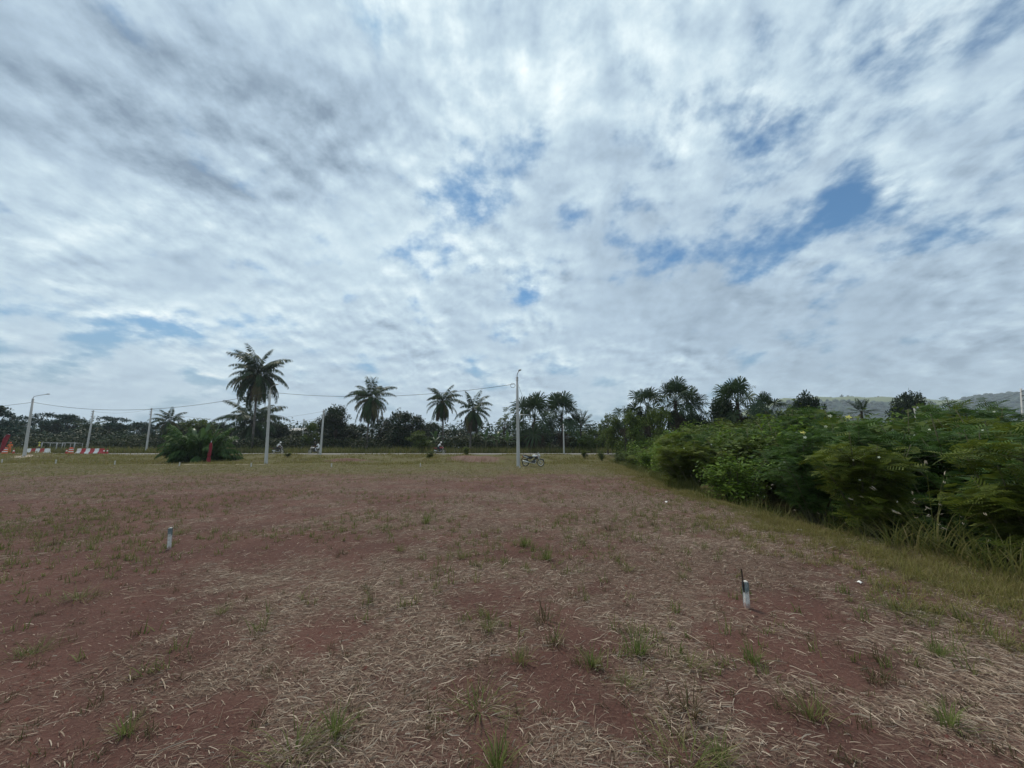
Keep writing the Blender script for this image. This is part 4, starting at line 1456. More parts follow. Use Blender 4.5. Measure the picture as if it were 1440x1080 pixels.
for i, (kd, px, Y, tp, hw, lab, nm, mt) in enumerate([
        ('bushy', 275, 86, 591, 30, 'rounded tree behind the heap of arching leaves', 'leafy_tree', 'leaf_mid'),
        ('bushy', 318, 92, 600, 22, 'low dark tree left of the tallest palm', 'leafy_tree', None),
        ('bushy', 395, 88, 596, 20, 'dark tree right behind the second lamp post', 'leafy_tree', None),
        ('bushy', 415, 84, 606, 16, 'low dark bush in front of the pale roof', 'leafy_tree', None),
        ('light', 435, 78, 590, 13, 'lighter green bushy tree left of the thin road pole', 'light_tree', None),
        ('round', 470, 80, 573, 25, 'dark round crowned tree directly right of the thin road pole', 'leafy_tree', None),
        ('bushy', 488, 84, 602, 20, 'low dark tree left of the skirted coconut palm', 'leafy_tree', None),
        ('bushy', 562, 79, 572, 25, 'large dark tree right of the skirted coconut palm', 'leafy_tree', None),
        ('bushy', 585, 80, 584, 20, 'dark tree leaning against the large one, left of the twin palms', 'leafy_tree', None),
        ('light', 592, 72, 608, 20, 'pale green bamboo like bush left of the twin palms', 'light_tree', None),
        ('bushy', 690, 86, 614, 28, 'low dark thicket tree between the twin palms and the middle lamp post', 'leafy_tree', None),
        ('cecropia', 709, 82, 576, 20, 'thin tree with big lobed leaves just left of the middle lamp post', 'umbrella_tree', None),
        ('bushy', 770, 84, 606, 26, 'dark bush at the foot of the bare fan palm', 'leafy_tree', None),
        ('bushy', 735, 80, 604, 20, 'dark bush behind the middle lamp post', 'leafy_tree', None),
        ('bushy', 254, 90, 597, 24, 'dark tree in the gap right of the low coconut palm', 'leafy_tree', None),
        ('round', 300, 94, 595, 24, 'dark tree showing over the red banner', 'leafy_tree', None),
        ('bushy', 337, 96, 598, 24, 'dark tree filling the gap left of the tallest palm trunk', 'leafy_tree', None),
        ('bushy', 380, 94, 592, 22, 'dark tree filling the gap right of the tallest palm trunk', 'leafy_tree', None),
        ('bushy', 452, 88, 588, 22, 'dark tree behind the road pole beside the two riders', 'leafy_tree', None),
        ('bushy', 497, 90, 592, 22, 'dark tree right behind the trunk of the skirted coconut palm', 'leafy_tree', None),
        ('bushy', 540, 86, 586, 22, 'dark tree between the skirted coconut palm and the large dark tree', 'leafy_tree', None),
        ('bushy', 607, 88, 596, 20, 'dark tree behind the left twin palm', 'leafy_tree', None),
        ('bushy', 642, 90, 600, 22, 'dark tree between the trunks of the twin palms', 'leafy_tree', None),
        ('light', 668, 84, 608, 20, 'mid green bush under the right twin palm', 'light_tree', None),
        ('light', 740, 78, 612, 20, 'mid green bush at the foot of the shaggy fan palm', 'light_tree', None),
        ('bushy', 805, 80, 602, 22, 'dull green bush between the bare fan palm and the stiff palm', 'leafy_tree', 'leaf_mid'),
        ('bushy', 868, 54, 588, 22, 'bushy tree filling the left end of the thicket under the small fan palm', 'leafy_tree', 'leaf_mid'),
        ('bushy', 905, 52, 578, 22, 'bushy tree between the small fan palm and the slender one', 'leafy_tree', None),
        ('bushy', 1000, 50, 584, 22, 'bushy tree between the largest fan palm and the dark dome', 'leafy_tree', 'leaf_mid'),
        ('bushy', 1112, 46, 574, 22, 'bushy tree right of the low wide fan palm', 'leafy_tree', 'leaf_mid'),
        ('airy', 855, 60, 577, 20, 'sparse open tree with bare twigs left of the thicket', 'sparse_tree', None),
        ('bushy', 845, 74, 600, 24, 'dull bush right of the stiff palm', 'leafy_tree', 'leaf_mid'),
        ('bushy', 825, 70, 612, 16, 'low bush at the foot of the stiff palm', 'leafy_tree', 'leaf_mid'),
        ('light', 887, 44, 583, 20, 'olive tree at the left end of the thicket', 'light_tree', None),
        ('bushy', 930, 46, 566, 22, 'vine covered tree under the slender fan palm', 'leafy_tree', 'leaf_mid'),
        ('bushy', 985, 46, 582, 22, 'dark tree under the largest fan palm', 'leafy_tree', None),
        ('round', 1020, 46, 562, 24, 'dark domed tree just left of the lone fan palm', 'leafy_tree', None),
        ('round', 1075, 50, 575, 26, 'dark tree behind the low wide fan palm', 'leafy_tree', None),
        ('round', 1140, 48, 556, 20, 'dark domed tree showing over the yellow flowered bushes', 'leafy_tree', 'leaf_dark'),
        ('round', 1293, 62, 554, 25, 'dark round tree in front of the hill beside the short pole', 'leafy_tree', 'leaf_dark'),
        ('light', 1318, 40, 562, 15, 'light green tree touching the dark round tree', 'light_tree', 'feather_yel')]):
    leafy_tree(kd, px, Y, tp, hw, lab, TG, i % 3, nm, mat=mt)


# banana plants
def banana_leaf_mesh(seed, e0, L=2.3, w=.5):
    rng = np.random.default_rng(seed)
    k = 9
    V, Fc = [], []
    p = np.array([0.0, 0, 0])
    for i in range(k + 1):
        t = i / k
        a = R(e0) - 1.35 * t ** 1.8 * (0.35 + math.cos(R(e0)))
        wd = w * (math.sin(math.pi * min(1, .08 + .92 * t)) ** .55) * .5 if t > .12 else .03
        up = np.array([-math.sin(a), 0, math.cos(a)])
        side = np.array([0, 1.0, 0])
        fl = .35 + rng.normal(0, .10)
        V += [p - side * wd + up * wd * fl, p, p + side * wd + up * wd * (fl + rng.normal(0, .08))]
        p = p + np.array([math.cos(a), 0, math.sin(a)]) * L / k
    for i in range(k):
        o = i * 3
        Fc += [(o, o + 1, o + 4, o + 3)] if rng.random() > .12 else []
        Fc += [(o + 1, o + 2, o + 5, o + 4)] if rng.random() > .12 else []
    return mesh_np('banana_leaf', V, Fc, M['banana'], True)


BLEAF = {e: [banana_leaf_mesh(100 + e + s, e) for s in (0, 1)] for e in (80, 62, 42, 20)}


def banana_plant(px, Y, top_py, label, seed, n=8, group='banana plants beyond the road', base_z=None):
    rng = random.Random(seed)
    base = at(px, 631, Y)
    base.z = ground_h1(base.x, base.y) - .05
    H = at(px, top_py, Y).z - base.z
    s = H / 4.3
    t = thing('banana_plant', label, 'banana plant', base, rng.uniform(0, 6.28), group, s)
    g = G()
    g.tube([(0, 0, 0), (.03, 0, 1.2), (0, .02, 2.3)], [.16, .13, .08], 8)
    part('stalk', g.build('stalk', M['stem'], True), t)
    az = 0
    for i in range(n):
        az += 2.39996
        e = (80, 62, 62, 42, 42, 20, 42, 20, 62, 20)[i % 10]
        part('leaf', rng.choice(BLEAF[e]), t, (0, 0, 2.25 - .05 * i), (0, 0, az + rng.uniform(-.3, .3)), rng.uniform(.85, 1.1))
    return t


for i, (px, Y, tp, lab) in enumerate([
        (683, 73.5, 602, 'banana plant right of the twin palms, first of three in the gap'),
        (699, 74, 598, 'banana plant in the middle of the gap left of the middle lamp post'),
        (714, 73.5, 603, 'banana plant under the lobed leaf tree, nearest the middle lamp post'),
        (775, 73.5, 608, 'banana plant between the shaggy fan palm and the thin roadside pole'),
        (815, 70, 607, 'bright banana like plant under the stiff upright palm'),
        (612, 74, 602, 'banana plant left of the twin palms behind the bamboo like bush')]):
    banana_plant(px, Y, tp, lab, i)

# heap of arching leaves at the field edge
hb = at(280, 649, 42.5)
hb.z = ground_h1(hb.x, hb.y)
heap = thing('arching_plant_clump', 'big heap of long arching green leaves at the field edge beside the red banner', 'plant clump', hb, 0, None, (.68, .9, 1.2))
HFR = [frond_mesh(1500 + i, e, 4.0, 1.5, M['heap'], .55, 24, 'frond', .30) for i, e in enumerate((78, 66, 55, 44, 30))]
rr = random.Random(9)
for i in range(96):
    ox, oy = rr.gauss(-.35, 1.3), rr.gauss(0, .8)
    az = math.atan2(oy, ox) + rr.uniform(-.7, .7)
    part('frond', rr.choice(HFR), heap, (ox * .9, oy, -.05), (0, 0, az), rr.uniform(.60, 1.12))
for i, (ox, e, az) in enumerate(((1.5, 62, .2), (2.4, 42, .1), (.6, 80, 2.0), (-1.0, 62, 2.6), (.2, 62, -.8), (1.9, 80, 1.0))):
    part('leaf', BLEAF[e][i % 2], heap, (ox, -.1, 1.35), (0, 0, az), 1.05)

# undergrowth that closes the gaps beyond the road, and the far wood
def undergrowth(name, x0, x1, y0, y1, h0, h1, n, size, mat, label, kind_seed, z=None):
    rng = np.random.default_rng(kind_seed)
    x, y = rng.uniform(x0, x1, n), rng.uniform(y0, y1, n)
    top = h0 + (h1 - h0) * np.clip(fbm(x * .16, y * .1, kind_seed, 3), .25, 1)
    hh = top * rng.uniform(0, 1, n) ** .6
    P = np.stack([x, y, ground_h(x, y) + hh], 1)
    D = rng.normal(0, 1, (n, 3)) * [1, 1, .5] - [0, 0, .2]
    V, Fc = stamp(LEAF, LF, P, frames(D, np.tile([0, 0, 1.0], (n, 1)) + rng.normal(0, .5, (n, 3))), size * rng.uniform(.6, 1.3, n))
    tag(part(name, mesh_np(name, V, Fc, mat)), label, 'undergrowth', kind='stuff')


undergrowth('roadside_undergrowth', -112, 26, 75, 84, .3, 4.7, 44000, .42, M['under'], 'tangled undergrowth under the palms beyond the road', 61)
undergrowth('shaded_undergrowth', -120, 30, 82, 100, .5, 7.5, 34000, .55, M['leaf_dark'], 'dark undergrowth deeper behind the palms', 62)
undergrowth('distant_wood', -300, 120, 150, 190, 8, 14, 36000, 1.1, M['leaf_blue'], 'far off dark wood closing the horizon', 63)

# ------------------------------------------------------------------ thicket right of the plot
PIN = []
PINF = []
for i in range(6):                                    # bipinnate leaf: six pairs of narrow feathers
    t = .12 + .16 * i
    for s in (-1, 1):
        o = len(PIN)
        ln = .42 * (1 - .45 * abs(t - .45))
        dx, dy = .42, .91 * s
        c0 = np.array([t, 0, .05 - .18 * t * t])
        c1 = c0 + np.array([dx * ln, dy * ln, -.10 * ln])
        w = np.array([.045, 0, 0])
        PIN += [c0 - w * .6, c0 + w * .6, c1 + w, c1 - w]
        PINF.append((o, o + 1, o + 2, o + 3))
PIN, PINF = np.array(PIN), np.array(PINF)
SHRUB = {}


def shrub_mesh(kind, v):
    """unit shrub: 3 m tall, about 1.3 m radius"""
    key = (kind, v)
    if key in SHRUB:
        return SHRUB[key]
    rng = np.random.default_rng(4000 + 13 * v + sum(map(ord, kind)))
    r = random.Random(300 + v * 7 + len(kind))
    g = G()
    tips = []
    ns = 11 if kind != 'airy' else 5
    for i in range(ns):
        a = r.uniform(0, 6.28)
        q = r.uniform(.15, 1.25)
        top = r.uniform(1.5, 2.95) * (1 - .16 * q)
        pts = [(math.cos(a) * q * (k / 4) ** 1.3 + r.uniform(-.05, .05), math.sin(a) * q * (k / 4) ** 1.3 + r.uniform(-.05, .05), -.3 + (top + .3) * k / 4) for k in range(5)]
        g.tube(pts, [.030, .026, .020, .014, .006], 5)
        tips.append(np.array(pts))
        for bq in range(4):                           # side twigs
            t = r.uniform(.35, .95)
            p0 = np.array([np.interp(t * 4, range(5), [p[c] for p in pts]) for c in range(3)])
            aa = r.uniform(0, 6.28)
            ln = r.uniform(.3, .75)
            p1 = p0 + np.array([math.cos(aa) * ln, math.sin(aa) * ln, r.uniform(.0, .35)])
            g.tube([tuple(p0), tuple(p1)], [.010, .004], 4)
            tips.append(np.array([p0, (p0 + p1) / 2, p1]))
    P, D = [], []
    nl = {'feather': 1500, 'feather_yel': 1500, 'airy': 620, 'broad': 3200, 'vine': 3600}[kind]
    for i in range(nl):
        q = tips[rng.integers(len(tips))]
        t = rng.uniform(.45 if kind in ('feather', 'feather_yel') and len(q) > 3 else .15, 1) ** .8 * (len(q) - 1)
        k = min(int(t), len(q) - 2)
        p = q[k] + (q[k + 1] - q[k]) * (t - k)
        a = rng.uniform(0, 6.283)
        d = np.array([math.cos(a), math.sin(a), rng.normal(.15, .35)])
        P.append(p + rng.normal(0, .07 if 'feather' in kind or kind == 'airy' else .17, 3)), D.append(d)
    P, D = np.array(P), np.array(D)
    P[:, 2] = np.maximum(P[:, 2], .05)
    U = np.tile([0, 0, 1.0], (nl, 1)) + rng.normal(0, .28, (nl, 3))
    if kind in ('feather', 'feather_yel', 'airy'):
        V, Fc = stamp(PIN, PINF, P, frames(D, U), rng.uniform(.16, .32, nl))
        mat = M['feather_yel'] if kind == 'feather_yel' else M['feather']
    elif kind == 'broad':
        V, Fc = stamp(LEAF, LF, P, frames(D - [0, 0, .3], U), rng.uniform(.10, .20, nl))
        mat = M['leaf_bright']
    else:
        V, Fc = stamp(LEAF * [1, 1.5, 1], LF, P, frames(D - [0, 0, .45], U + D * .4), rng.uniform(.08, .16, nl))
        mat = M['leaf_mid']
    SHRUB[key] = (g.build('stems', M['stem'], True), mesh_np('foliage', V, Fc, mat))
    return SHRUB[key]


SIL_PX = [840, 870, 900, 950, 1000, 1050, 1100, 1140, 1180, 1220, 1260, 1300, 1330, 1380, 1410, 1440, 1600, 3000]
SIL_PY = [632, 618, 602, 592, 590, 588, 578, 572, 580, 586, 584, 571, 562, 562, 574, 584, 580, 560]
FLOWERS = []


def project(x, y, z):
    dz = z - EYE
    c = math.cos(PITCH) * y + math.sin(PITCH) * dz
    u_ = -math.sin(PITCH) * y + math.cos(PITCH) * dz
    return CX + F * x / c, CY - F * u_ / c


def shrub(kind, x, y, h, label, group, v, wide=1.0, cat='shrub', mat=None):
    z = ground_h1(x, y)
    nm = {'feather': 'feathery_shrub', 'feather_yel': 'feathery_shrub', 'airy': 'feathery_sapling', 'broad': 'broadleaf_shrub', 'vine': 'vine_shrub'}[kind]
    s = h / 2.9
    w = max(.55, min(1.5, s)) * wide
    t = thing(nm, label, cat, (x, y, z), random.uniform(0, 6.28), group, (w, w, s))
    a, b_ = shrub_mesh(kind, v)
    part('stems', a, t)
    c = part('foliage', b_, t)
    if mat:
        c.material_slots[0].link = 'OBJECT'
        c.material_slots[0].material = M[mat]
    return t


ORD = 'first second third fourth fifth sixth seventh eighth ninth tenth eleventh twelfth thirteenth fourteenth fifteenth sixteenth seventeenth eighteenth nineteenth twentieth'.split()


def order_labels(groups):
    for lab, lst in groups.items():
        lst.sort(key=lambda q: q[0])
        n = len(lst)
        for i, (_, o) in enumerate(lst):
            if n > 1:
                o['label'] = f"{lab}, " + ('leftmost' if i == 0 else 'rightmost' if i == n - 1 else f"{ORD[i]} from the left" if i < n / 2 else f"{ORD[n - 1 - i]} from the right")


def thicket():
    rng = random.Random(77)
    ALL = {}
    cols = {'feather': 'dark feathery', 'feather_yel': 'olive feathery', 'airy': 'thin feathery', 'broad': 'bright broadleaf', 'vine': 'creeper clad'}
    y = 4.2
    row = 0
    n = 0
    while y < 46:
        step = .95 + y * .055
        for k in range(7):
            x = float(edge_x(y)) + 1.05 + k * step * 1.15 + rng.uniform(-.25, .25) * step
            yy = y + rng.uniform(-.3, .3) * step
            zb = ground_h1(x, yy)
            px, _ = project(x, yy, 1.5)
            if px > 1700 or x > yy * 1.9 + 4:
                continue
            sil = np.interp(px, SIL_PX, SIL_PY)
            # front rows stay lower than the skyline of the thicket
            drop = max(0.0, (2.4 - k)) * (13 if yy < 14 else 11) * rng.uniform(.3, 1.0)
            if k >= 3:
                drop = rng.uniform(-24, 16)
            tz = at(px, sil + drop, yy).z
            h = tz - zb
            h = min(h * rng.uniform(.86, 1.08), 4.3 + .05 * yy)
            if h < .6 or (k < 3 and rng.random() < .13):
                continue
            q = vnoise(np.array([x * .30]), np.array([yy * .22]), 8)[0] + rng.uniform(-.22, .22)
            if yy > 24:
                kind = 'vine' if q < .45 else ('broad' if q < .7 else 'feather_yel')
            elif px > 1130:
                kind = 'feather' if q < .68 else ('feather_yel' if q < .80 else 'broad' if (q < .90 and k < 2) else 'vine')
            else:
                kind = 'broad' if q < .42 else ('vine' if q < .62 else ('feather_yel' if q < .78 else 'feather'))
            where = ('at the right edge' if px > 1340 else 'above the dark hollow' if px > 1200 else
                     'at the verge bend' if px > 1090 else 'mid thicket' if px > 980 else 'at the far thicket end')
            depth = ('in the front row' if k == 0 else 'in the second row' if k == 1 else 'deep inside')
            lab = f"{cols[kind]} shrub {depth} {where}"
            o = shrub(kind, x, yy, h, lab, f"{cols[kind]} shrubs {depth} {where}", rng.randrange(3), rng.uniform(.85, 1.15) * (1 + .012 * yy))
            ALL.setdefault(lab, []).append((px, o))
            if k < 4 and 5 < yy < 24 and rng.random() < .5:
                FLOWERS.append((x, yy, zb, h))
            n += 1
        y += step
    # those of one look in one place are told apart by their order along the row
    order_labels(ALL)


thicket()
for px, Y, tp, lab in ((1105, 17, 567, 'feathery sapling sticking out above the far bright shrubs'), (1248, 11, 574, 'feathery sapling rising left of the short weathered pole'), (1020, 26, 580, 'thin sapling above the creeper mounds'), (1425, 8.0, 600, 'feathery sapling bending over the right edge'),
                       (1350, 9.5, 568, 'thin tall feathery sapling with a spreading top near the right edge'), (1395, 9.0, 566, 'umbrella shaped feathery sapling against the hazy hill at the right'),
                       (1172, 13, 566, 'young sapling rising above the yellow flowers'), (1310, 8.2, 640, 'feathery sapling leaning out over the ditch')):
    w = at(px, tp, Y)
    shrub('airy', w.x, Y, w.z - ground_h1(w.x, Y), lab, None, 1, 1.1, 'sapling')


# tall verge grass with dry seed heads between field and bushes
def tall_clump_mesh(seed, n=28, h=1.0, plumes=7):
    rng = np.random.default_rng(seed)
    a = rng.uniform(0, 6.283, n)
    rad = np.abs(rng.normal(0, .13, n))
    P = np.stack([np.cos(a) * rad, np.sin(a) * rad, np.full(n, -.02)], 1)
    V, Fc = blades(P, a + rng.normal(0, .5, n), np.abs(rng.normal(.30, .2, n)), h * rng.uniform(.5, 1.0, n), rng.uniform(.009, .018, n), 5, 1.25, rng)
    m = plumes
    a = rng.uniform(0, 6.283, m)
    V2, F2 = blades(np.stack([np.cos(a) * .06, np.sin(a) * .06, np.zeros(m)], 1), a, np.abs(rng.normal(.22, .12, m)), h * rng.uniform(.9, 1.3, m), np.full(m, .006), 5, .9, rng)
    k = 12
    tips = V2.reshape(m, k, 3)[:, -1]
    prev = V2.reshape(m, k, 3)[:, -3]
    D = (tips - prev)
    T = np.array([[0, -.06, 0], [.6, -.085, -.02], [1, 0, -.1], [.6, .085, -.02]], float)
    V3, F3 = stamp(T, np.array([[0, 1, 2, 3]]), np.repeat(tips, 3, 0) + rng.normal(0, .006, (m * 3, 3)), frames(np.repeat(D, 3, 0) + rng.normal(0, .01, (m * 3, 3)), rng.normal(0, 1, (m * 3, 3))), rng.uniform(.04, .08, m * 3))
    blade = mesh_np('blades', np.concatenate([V, V2]), np.concatenate([Fc, F2 + len(V)]), M['tall'])
    return blade, mesh_np('seed_heads', V3, F3, M['plume'])


TALL = [tall_clump_mesh(s, 30, 1.0, (5, 2, 7, 3)[s % 4]) for s in range(4)]
TALL_SPOTS = [(1185, 735, .75, 'tall grass clump at the near bend of the verge, dark ditch behind it'), (1215, 752, .6, 'drooping grass clump where the verge meets the darkest hollow'),
              (1255, 768, .9, 'tall grass with pale seed heads hanging over the dark hollow'), (1290, 775, 1.0, 'tall grass clump left of the fluffy white seed heads'),
              (1318, 780, 1.25, 'tallest verge grass with fluffy white seed heads'), (1345, 788, 1.05, 'arching grass just right of the fluffy seed heads'),
              (1375, 797, .95, 'grass clump with drooping pale tips near the right edge'), (1405, 805, 1.1, 'tall coarse grass close to the right edge'), (1432, 812, .95, 'coarse grass cut by the right edge of the picture'),
              (1130, 722, .7, 'grass clump under the feathery bushes at the verge'), (1085, 712, .8, 'dry flowering grass clump at the middle of the verge'), (1050, 705, .9, 'tall flowering grass beside the yellow green creeper'),
              (1015, 698, .9, 'pale flowering grass clump at the middle of the thicket edge'), (985, 690, .9, 'dry pale grass clump left of the flowering grass'), (955, 684, 1.0, 'dry whitish grass clump at the thicket edge'),
              (930, 678, .9, 'whitish dry grass clump near the far end of the verge'), (905, 672, .8, 'low dry grass clump near the far end of the verge'), (1100, 700, 1.1, 'tall green grass pushing out between the bushes'),
              (1065, 690, 1.2, 'tall green grass behind the flowering grass'), (1005, 682, 1.2, 'bright green tall grass under the vines'), (970, 672, 1.3, 'yellowish green tall grass in front of the dark creeper'), (940, 662, 1.3, 'yellowish tall grass under the fan palms')]
for i, (px, py, h, lab) in enumerate(TALL_SPOTS):
    h *= .68 if px > 1170 and i != 4 else .9
    w = onground(px, py)
    w.z = ground_h1(w.x, w.y)
    a, b_ = TALL[i % 4]
    for q in range(1):
        t = thing('tall_grass_clump', lab, 'tall grass', w, random.uniform(0, 6.28), 'tall grass clumps along the verge', (1.0 + .3 * h, 1.0 + .3 * h, h))
        part('blades', a, t)
        part('seed_heads', b_, t)['kind'] = 'stuff'

# low shrubs standing on the bank below the road
for i, (px, py, Y, hp, kd, lab) in enumerate([(604, 650, 46, 13, 'vine', 'dark low bush on the bank below the pale bamboo like bush'), (655, 645, 52, 16, 'feather_yel', 'thin weedy plant on the bank under the right twin palm'),
                                              (404, 646, 50, 9, 'feather_yel', 'leafy weed clump on the bank below the rider in white'), (822, 645, 48, 13, 'feather_yel', 'low bush on the bank where the thicket begins'), (846, 650, 44, 16, 'vine', 'rounded low bush at the far corner of the field')]):
    w = at(px, py, Y)
    shrub(kd, w.x, Y, hp / F * Y, lab, 'weeds and low bushes on the bank', i % 3, .85, 'bush')

# uncountable weeds filling the verge under the bushes
rng_ = np.random.default_rng(77)
yy_ = 4.5 + 38 * rng_.random(5200) ** 1.6
xx_ = edge_x(yy_) + np.abs(rng_.normal(0, .9, 5200)) * (.6 + yy_ * .03) - .25
kk_ = rng_.random(5200) < sstep(fbm(xx_ * .9, yy_ * .9, 13, 2), .30, .55) * (.03 + .97 * sstep(yy_, 9.5, 15))
blade_field('verge_weeds', xx_[kk_], yy_[kk_], .20, .70, .008, .018, M['tall'], 'tangled tall weeds along the foot of the thicket', 'weeds', 9, .12, .4, rng_, 4)

# yellow blossoms on the thicket
def blossom_mesh(mat):
    g = G()
    for k in range(5):
        a = 2 * math.pi * k / 5
        c, s = math.cos(a), math.sin(a)
        g.add([(0, 0, 0), (.5 * c - .3 * s, .5 * s + .3 * c, .12), (1.0 * c, 1.0 * s, .05), (.5 * c + .3 * s, .5 * s - .3 * c, .12)], [(0, 1, 2), (0, 2, 3)])
    g.ell((0, 0, .05), (.2, .2, .16), 6, 4)
    return g.build('yellow_blossom', mat)


BLM = [blossom_mesh(M['petal']), blossom_mesh(M['petal_pale'])]
BLOSSOMS = [(1129, 609, 0, 4.2), (1132, 615, 1, 3.6), (1160, 582, 0, 4.6), (1167, 585, 1, 4.2), (1193, 587, 0, 4.2), (1161, 600, 1, 3.6), (1079, 626, 1, 3.4), (1062, 660, 0, 3.4), (1066, 668, 0, 3.4), (1103, 650, 1, 2.4), (1096, 658, 1, 2.4),
            (1236, 643, 1, 2.6), (1200, 647, 1, 2.2), (1209, 675, 1, 2.2), (1255, 605, 1, 3.0), (1286, 612, 1, 2.6), (1307, 604, 1, 2.8), (1398, 579, 1, 2.4), (1382, 605, 1, 2.2), (1000, 625, 1, 2.6), (962, 630, 1, 2.0), (957, 656, 1, 2.0), (1082, 666, 1, 2.0), (1057, 643, 1, 2.2), (1120, 608, 1, 2.0)]

# ------------------------------------------------------------------ poles and wires
def pole_at(px, Y, top_py, base_py=None):
    b_ = at(px, base_py or 640, Y)
    b_.z = ground_h1(b_.x, b_.y)
    top = at(px, top_py, Y).z
    return b_, top - b_.z


def street_lamp(px, base_py, Y, top_py, arm, label, lean=0.0):
    b_, h = pole_at(px, Y, top_py, base_py)
    t = thing('street_lamp', label, 'street lamp', b_, 0, 'concrete street lamps at the field edge', 1.0, (0, lean, 0))
    g = G()
    g.lathe([(.165, -.3), (.16, 0), (.135, h * .35), (.115, h * .7), (.09, h)], 14)
    part('pole', g.build('pole', M['concrete'], True), t)
    g = G()
    d = Vector(arm).normalized()
    L = Vector(arm).length
    p0 = Vector((0, 0, h - .35))
    g.tube([p0, p0 + Vector((0, 0, .50)), p0 + Vector((0, 0, .62)) + d * .18, p0 + Vector((0, 0, .70)) + d * L * .5, p0 + Vector((0, 0, .76)) + d * L], .032, 6)
    for zz in (h - .30, h - .08):
        g.lathe([(.115, zz - .03), (.115, zz + .03)], 12)
    part('arm', g.build('arm', M['steel'], True), t)
    g = G()
    e = p0 + Vector((0, 0, .77)) + d * (L + .20)
    rot = d.to_track_quat('X', 'Z').to_matrix()
    g.ell(e, (.30, .12, .055), 10, 6, 0, rot)
    lamp = part('lamp_head', g.build('lamp_head', M['steel'], True), t)
    g = G()
    g.ell(e - Vector((0, 0, .035)), (.20, .09, .035), 8, 5, 0, rot)
    part('lens', g.build('lens', M['lens'], True), lamp)
    return t, b_ + Vector((math.sin(lean) * h, 0, 0)), h


L1, B1, H1 = street_lamp(33, 647, 47, 560.5, (1.95, -.3, 0), 'concrete street lamp at the far left beside the red and white barriers', -.05)
L2, B2, H2 = street_lamp(374, 652, 38.5, 548, (.80, -.45, 0), 'concrete street lamp right of the tallest coconut palm', -.045)
L3, B3, H3 = street_lamp(729, 655, 33.5, 530, (.18, -.75, 0), 'concrete street lamp beside the parked motorcycle', -.012)


def cable(name, a, b_, sag, label, r=.012, n=18, cat='cable', group=None, mat='cable'):
    a, b_ = Vector(a), Vector(b_)
    mid = (a + b_) / 2
    g = G()
    g.tube([(a + (b_ - a) * (i / n) - mid) - Vector((0, 0, sag * 4 * (i / n) * (1 - i / n))) for i in range(n + 1)], r, 5)
    o = part(name, g.build(name, M[mat], True), None, mid)
    return tag(o, label, cat, group)


tA, tB, tC = B1 + Vector((.1, 0, H1 - .45)), B2 + Vector((0, 0, H2 - .25)), B3 + Vector((0, 0, H3 - .65))
CG = 'cables strung between the street lamps'
cable('power_cable', at(-260, 590, 55), tA, .4, 'black cable running from the left lamp post out of the picture', .020, group=CG)
cable('power_cable', tA, tB, 1.35, 'black sagging cable between the left lamp post and the lamp post by the tallest palm', .020, group=CG)
cable('power_cable', tB, tC - Vector((.25, 0, 0)), .75, 'black cable from the second lamp post to the middle one, passing the coconut palms', .018, group=CG)
g = G()
g.torus((0, 0, 0), .20, .018, 20, 5)
tag(part('cable_coil', g.build('cable_coil', M['cable'], True), None, tC + Vector((-.38, 0, -.12))), 'small coil of spare cable hanging at the top of the middle lamp post', 'cable coil')
# guy wire with its strut
st_end = B3 + Vector((1.05, .1, 0))
st_end.z = at(746, 583, 33.5).z
gw = thing('guy_wire', 'stay wire with a horizontal strut on the middle lamp post, anchored by the motorcycle', 'stay wire', B3)
g = G()
g.tube([tC - B3 + Vector((.1, 0, -.05)), st_end - B3], .012, 5)
g.tube([st_end - B3, Vector((1.15, .1, -.1))], .012, 5)
part('wire', g.build('wire', M['cable']), gw)
g = G()
g.tube([Vector((.09, 0, st_end.z - B3.z)), st_end - B3], .030, 6)
part('strut', g.build('strut', M['steel'], True), gw)

RP = []


def road_pole(px, Y, top_py, label, lean=0.0, h_arm=True, r=.15):
    b_, h = pole_at(px, Y, top_py, 632)
    t = thing('utility_pole', label, 'utility pole', b_, 0, 'utility poles along the road')
    t.rotation_euler = (0, lean, 0)
    g = G()
    g.lathe([(r * 1.2, -.3), (r * 1.1, 0), (r * .9, h * .5), (r * .7, h)], 10)
    part('pole', g.build('pole', M['concrete'], True), t)
    if h_arm:
        g = G()
        for k, zz in enumerate((h - .25, h - .7, h - 1.15)):
            g.box((0, -.16, zz), (.10, .22, .05))
        part('bracket', g.build('bracket', M['dark_steel']), t)
        g = G()
        for k, zz in enumerate((h - .25, h - .7, h - 1.15)):
            g.lathe([(.05, 0), (.075, .03), (.05, .07), (.07, .10), (.03, .14)], 8, 0, (0, -.26, zz + .02))
        part('insulator', g.build('insulator', M['lens'], True), t)
    top = b_ + Vector((math.sin(lean) * h, -.26, math.cos(lean) * h - .2))
    RP.append(top)
    return t


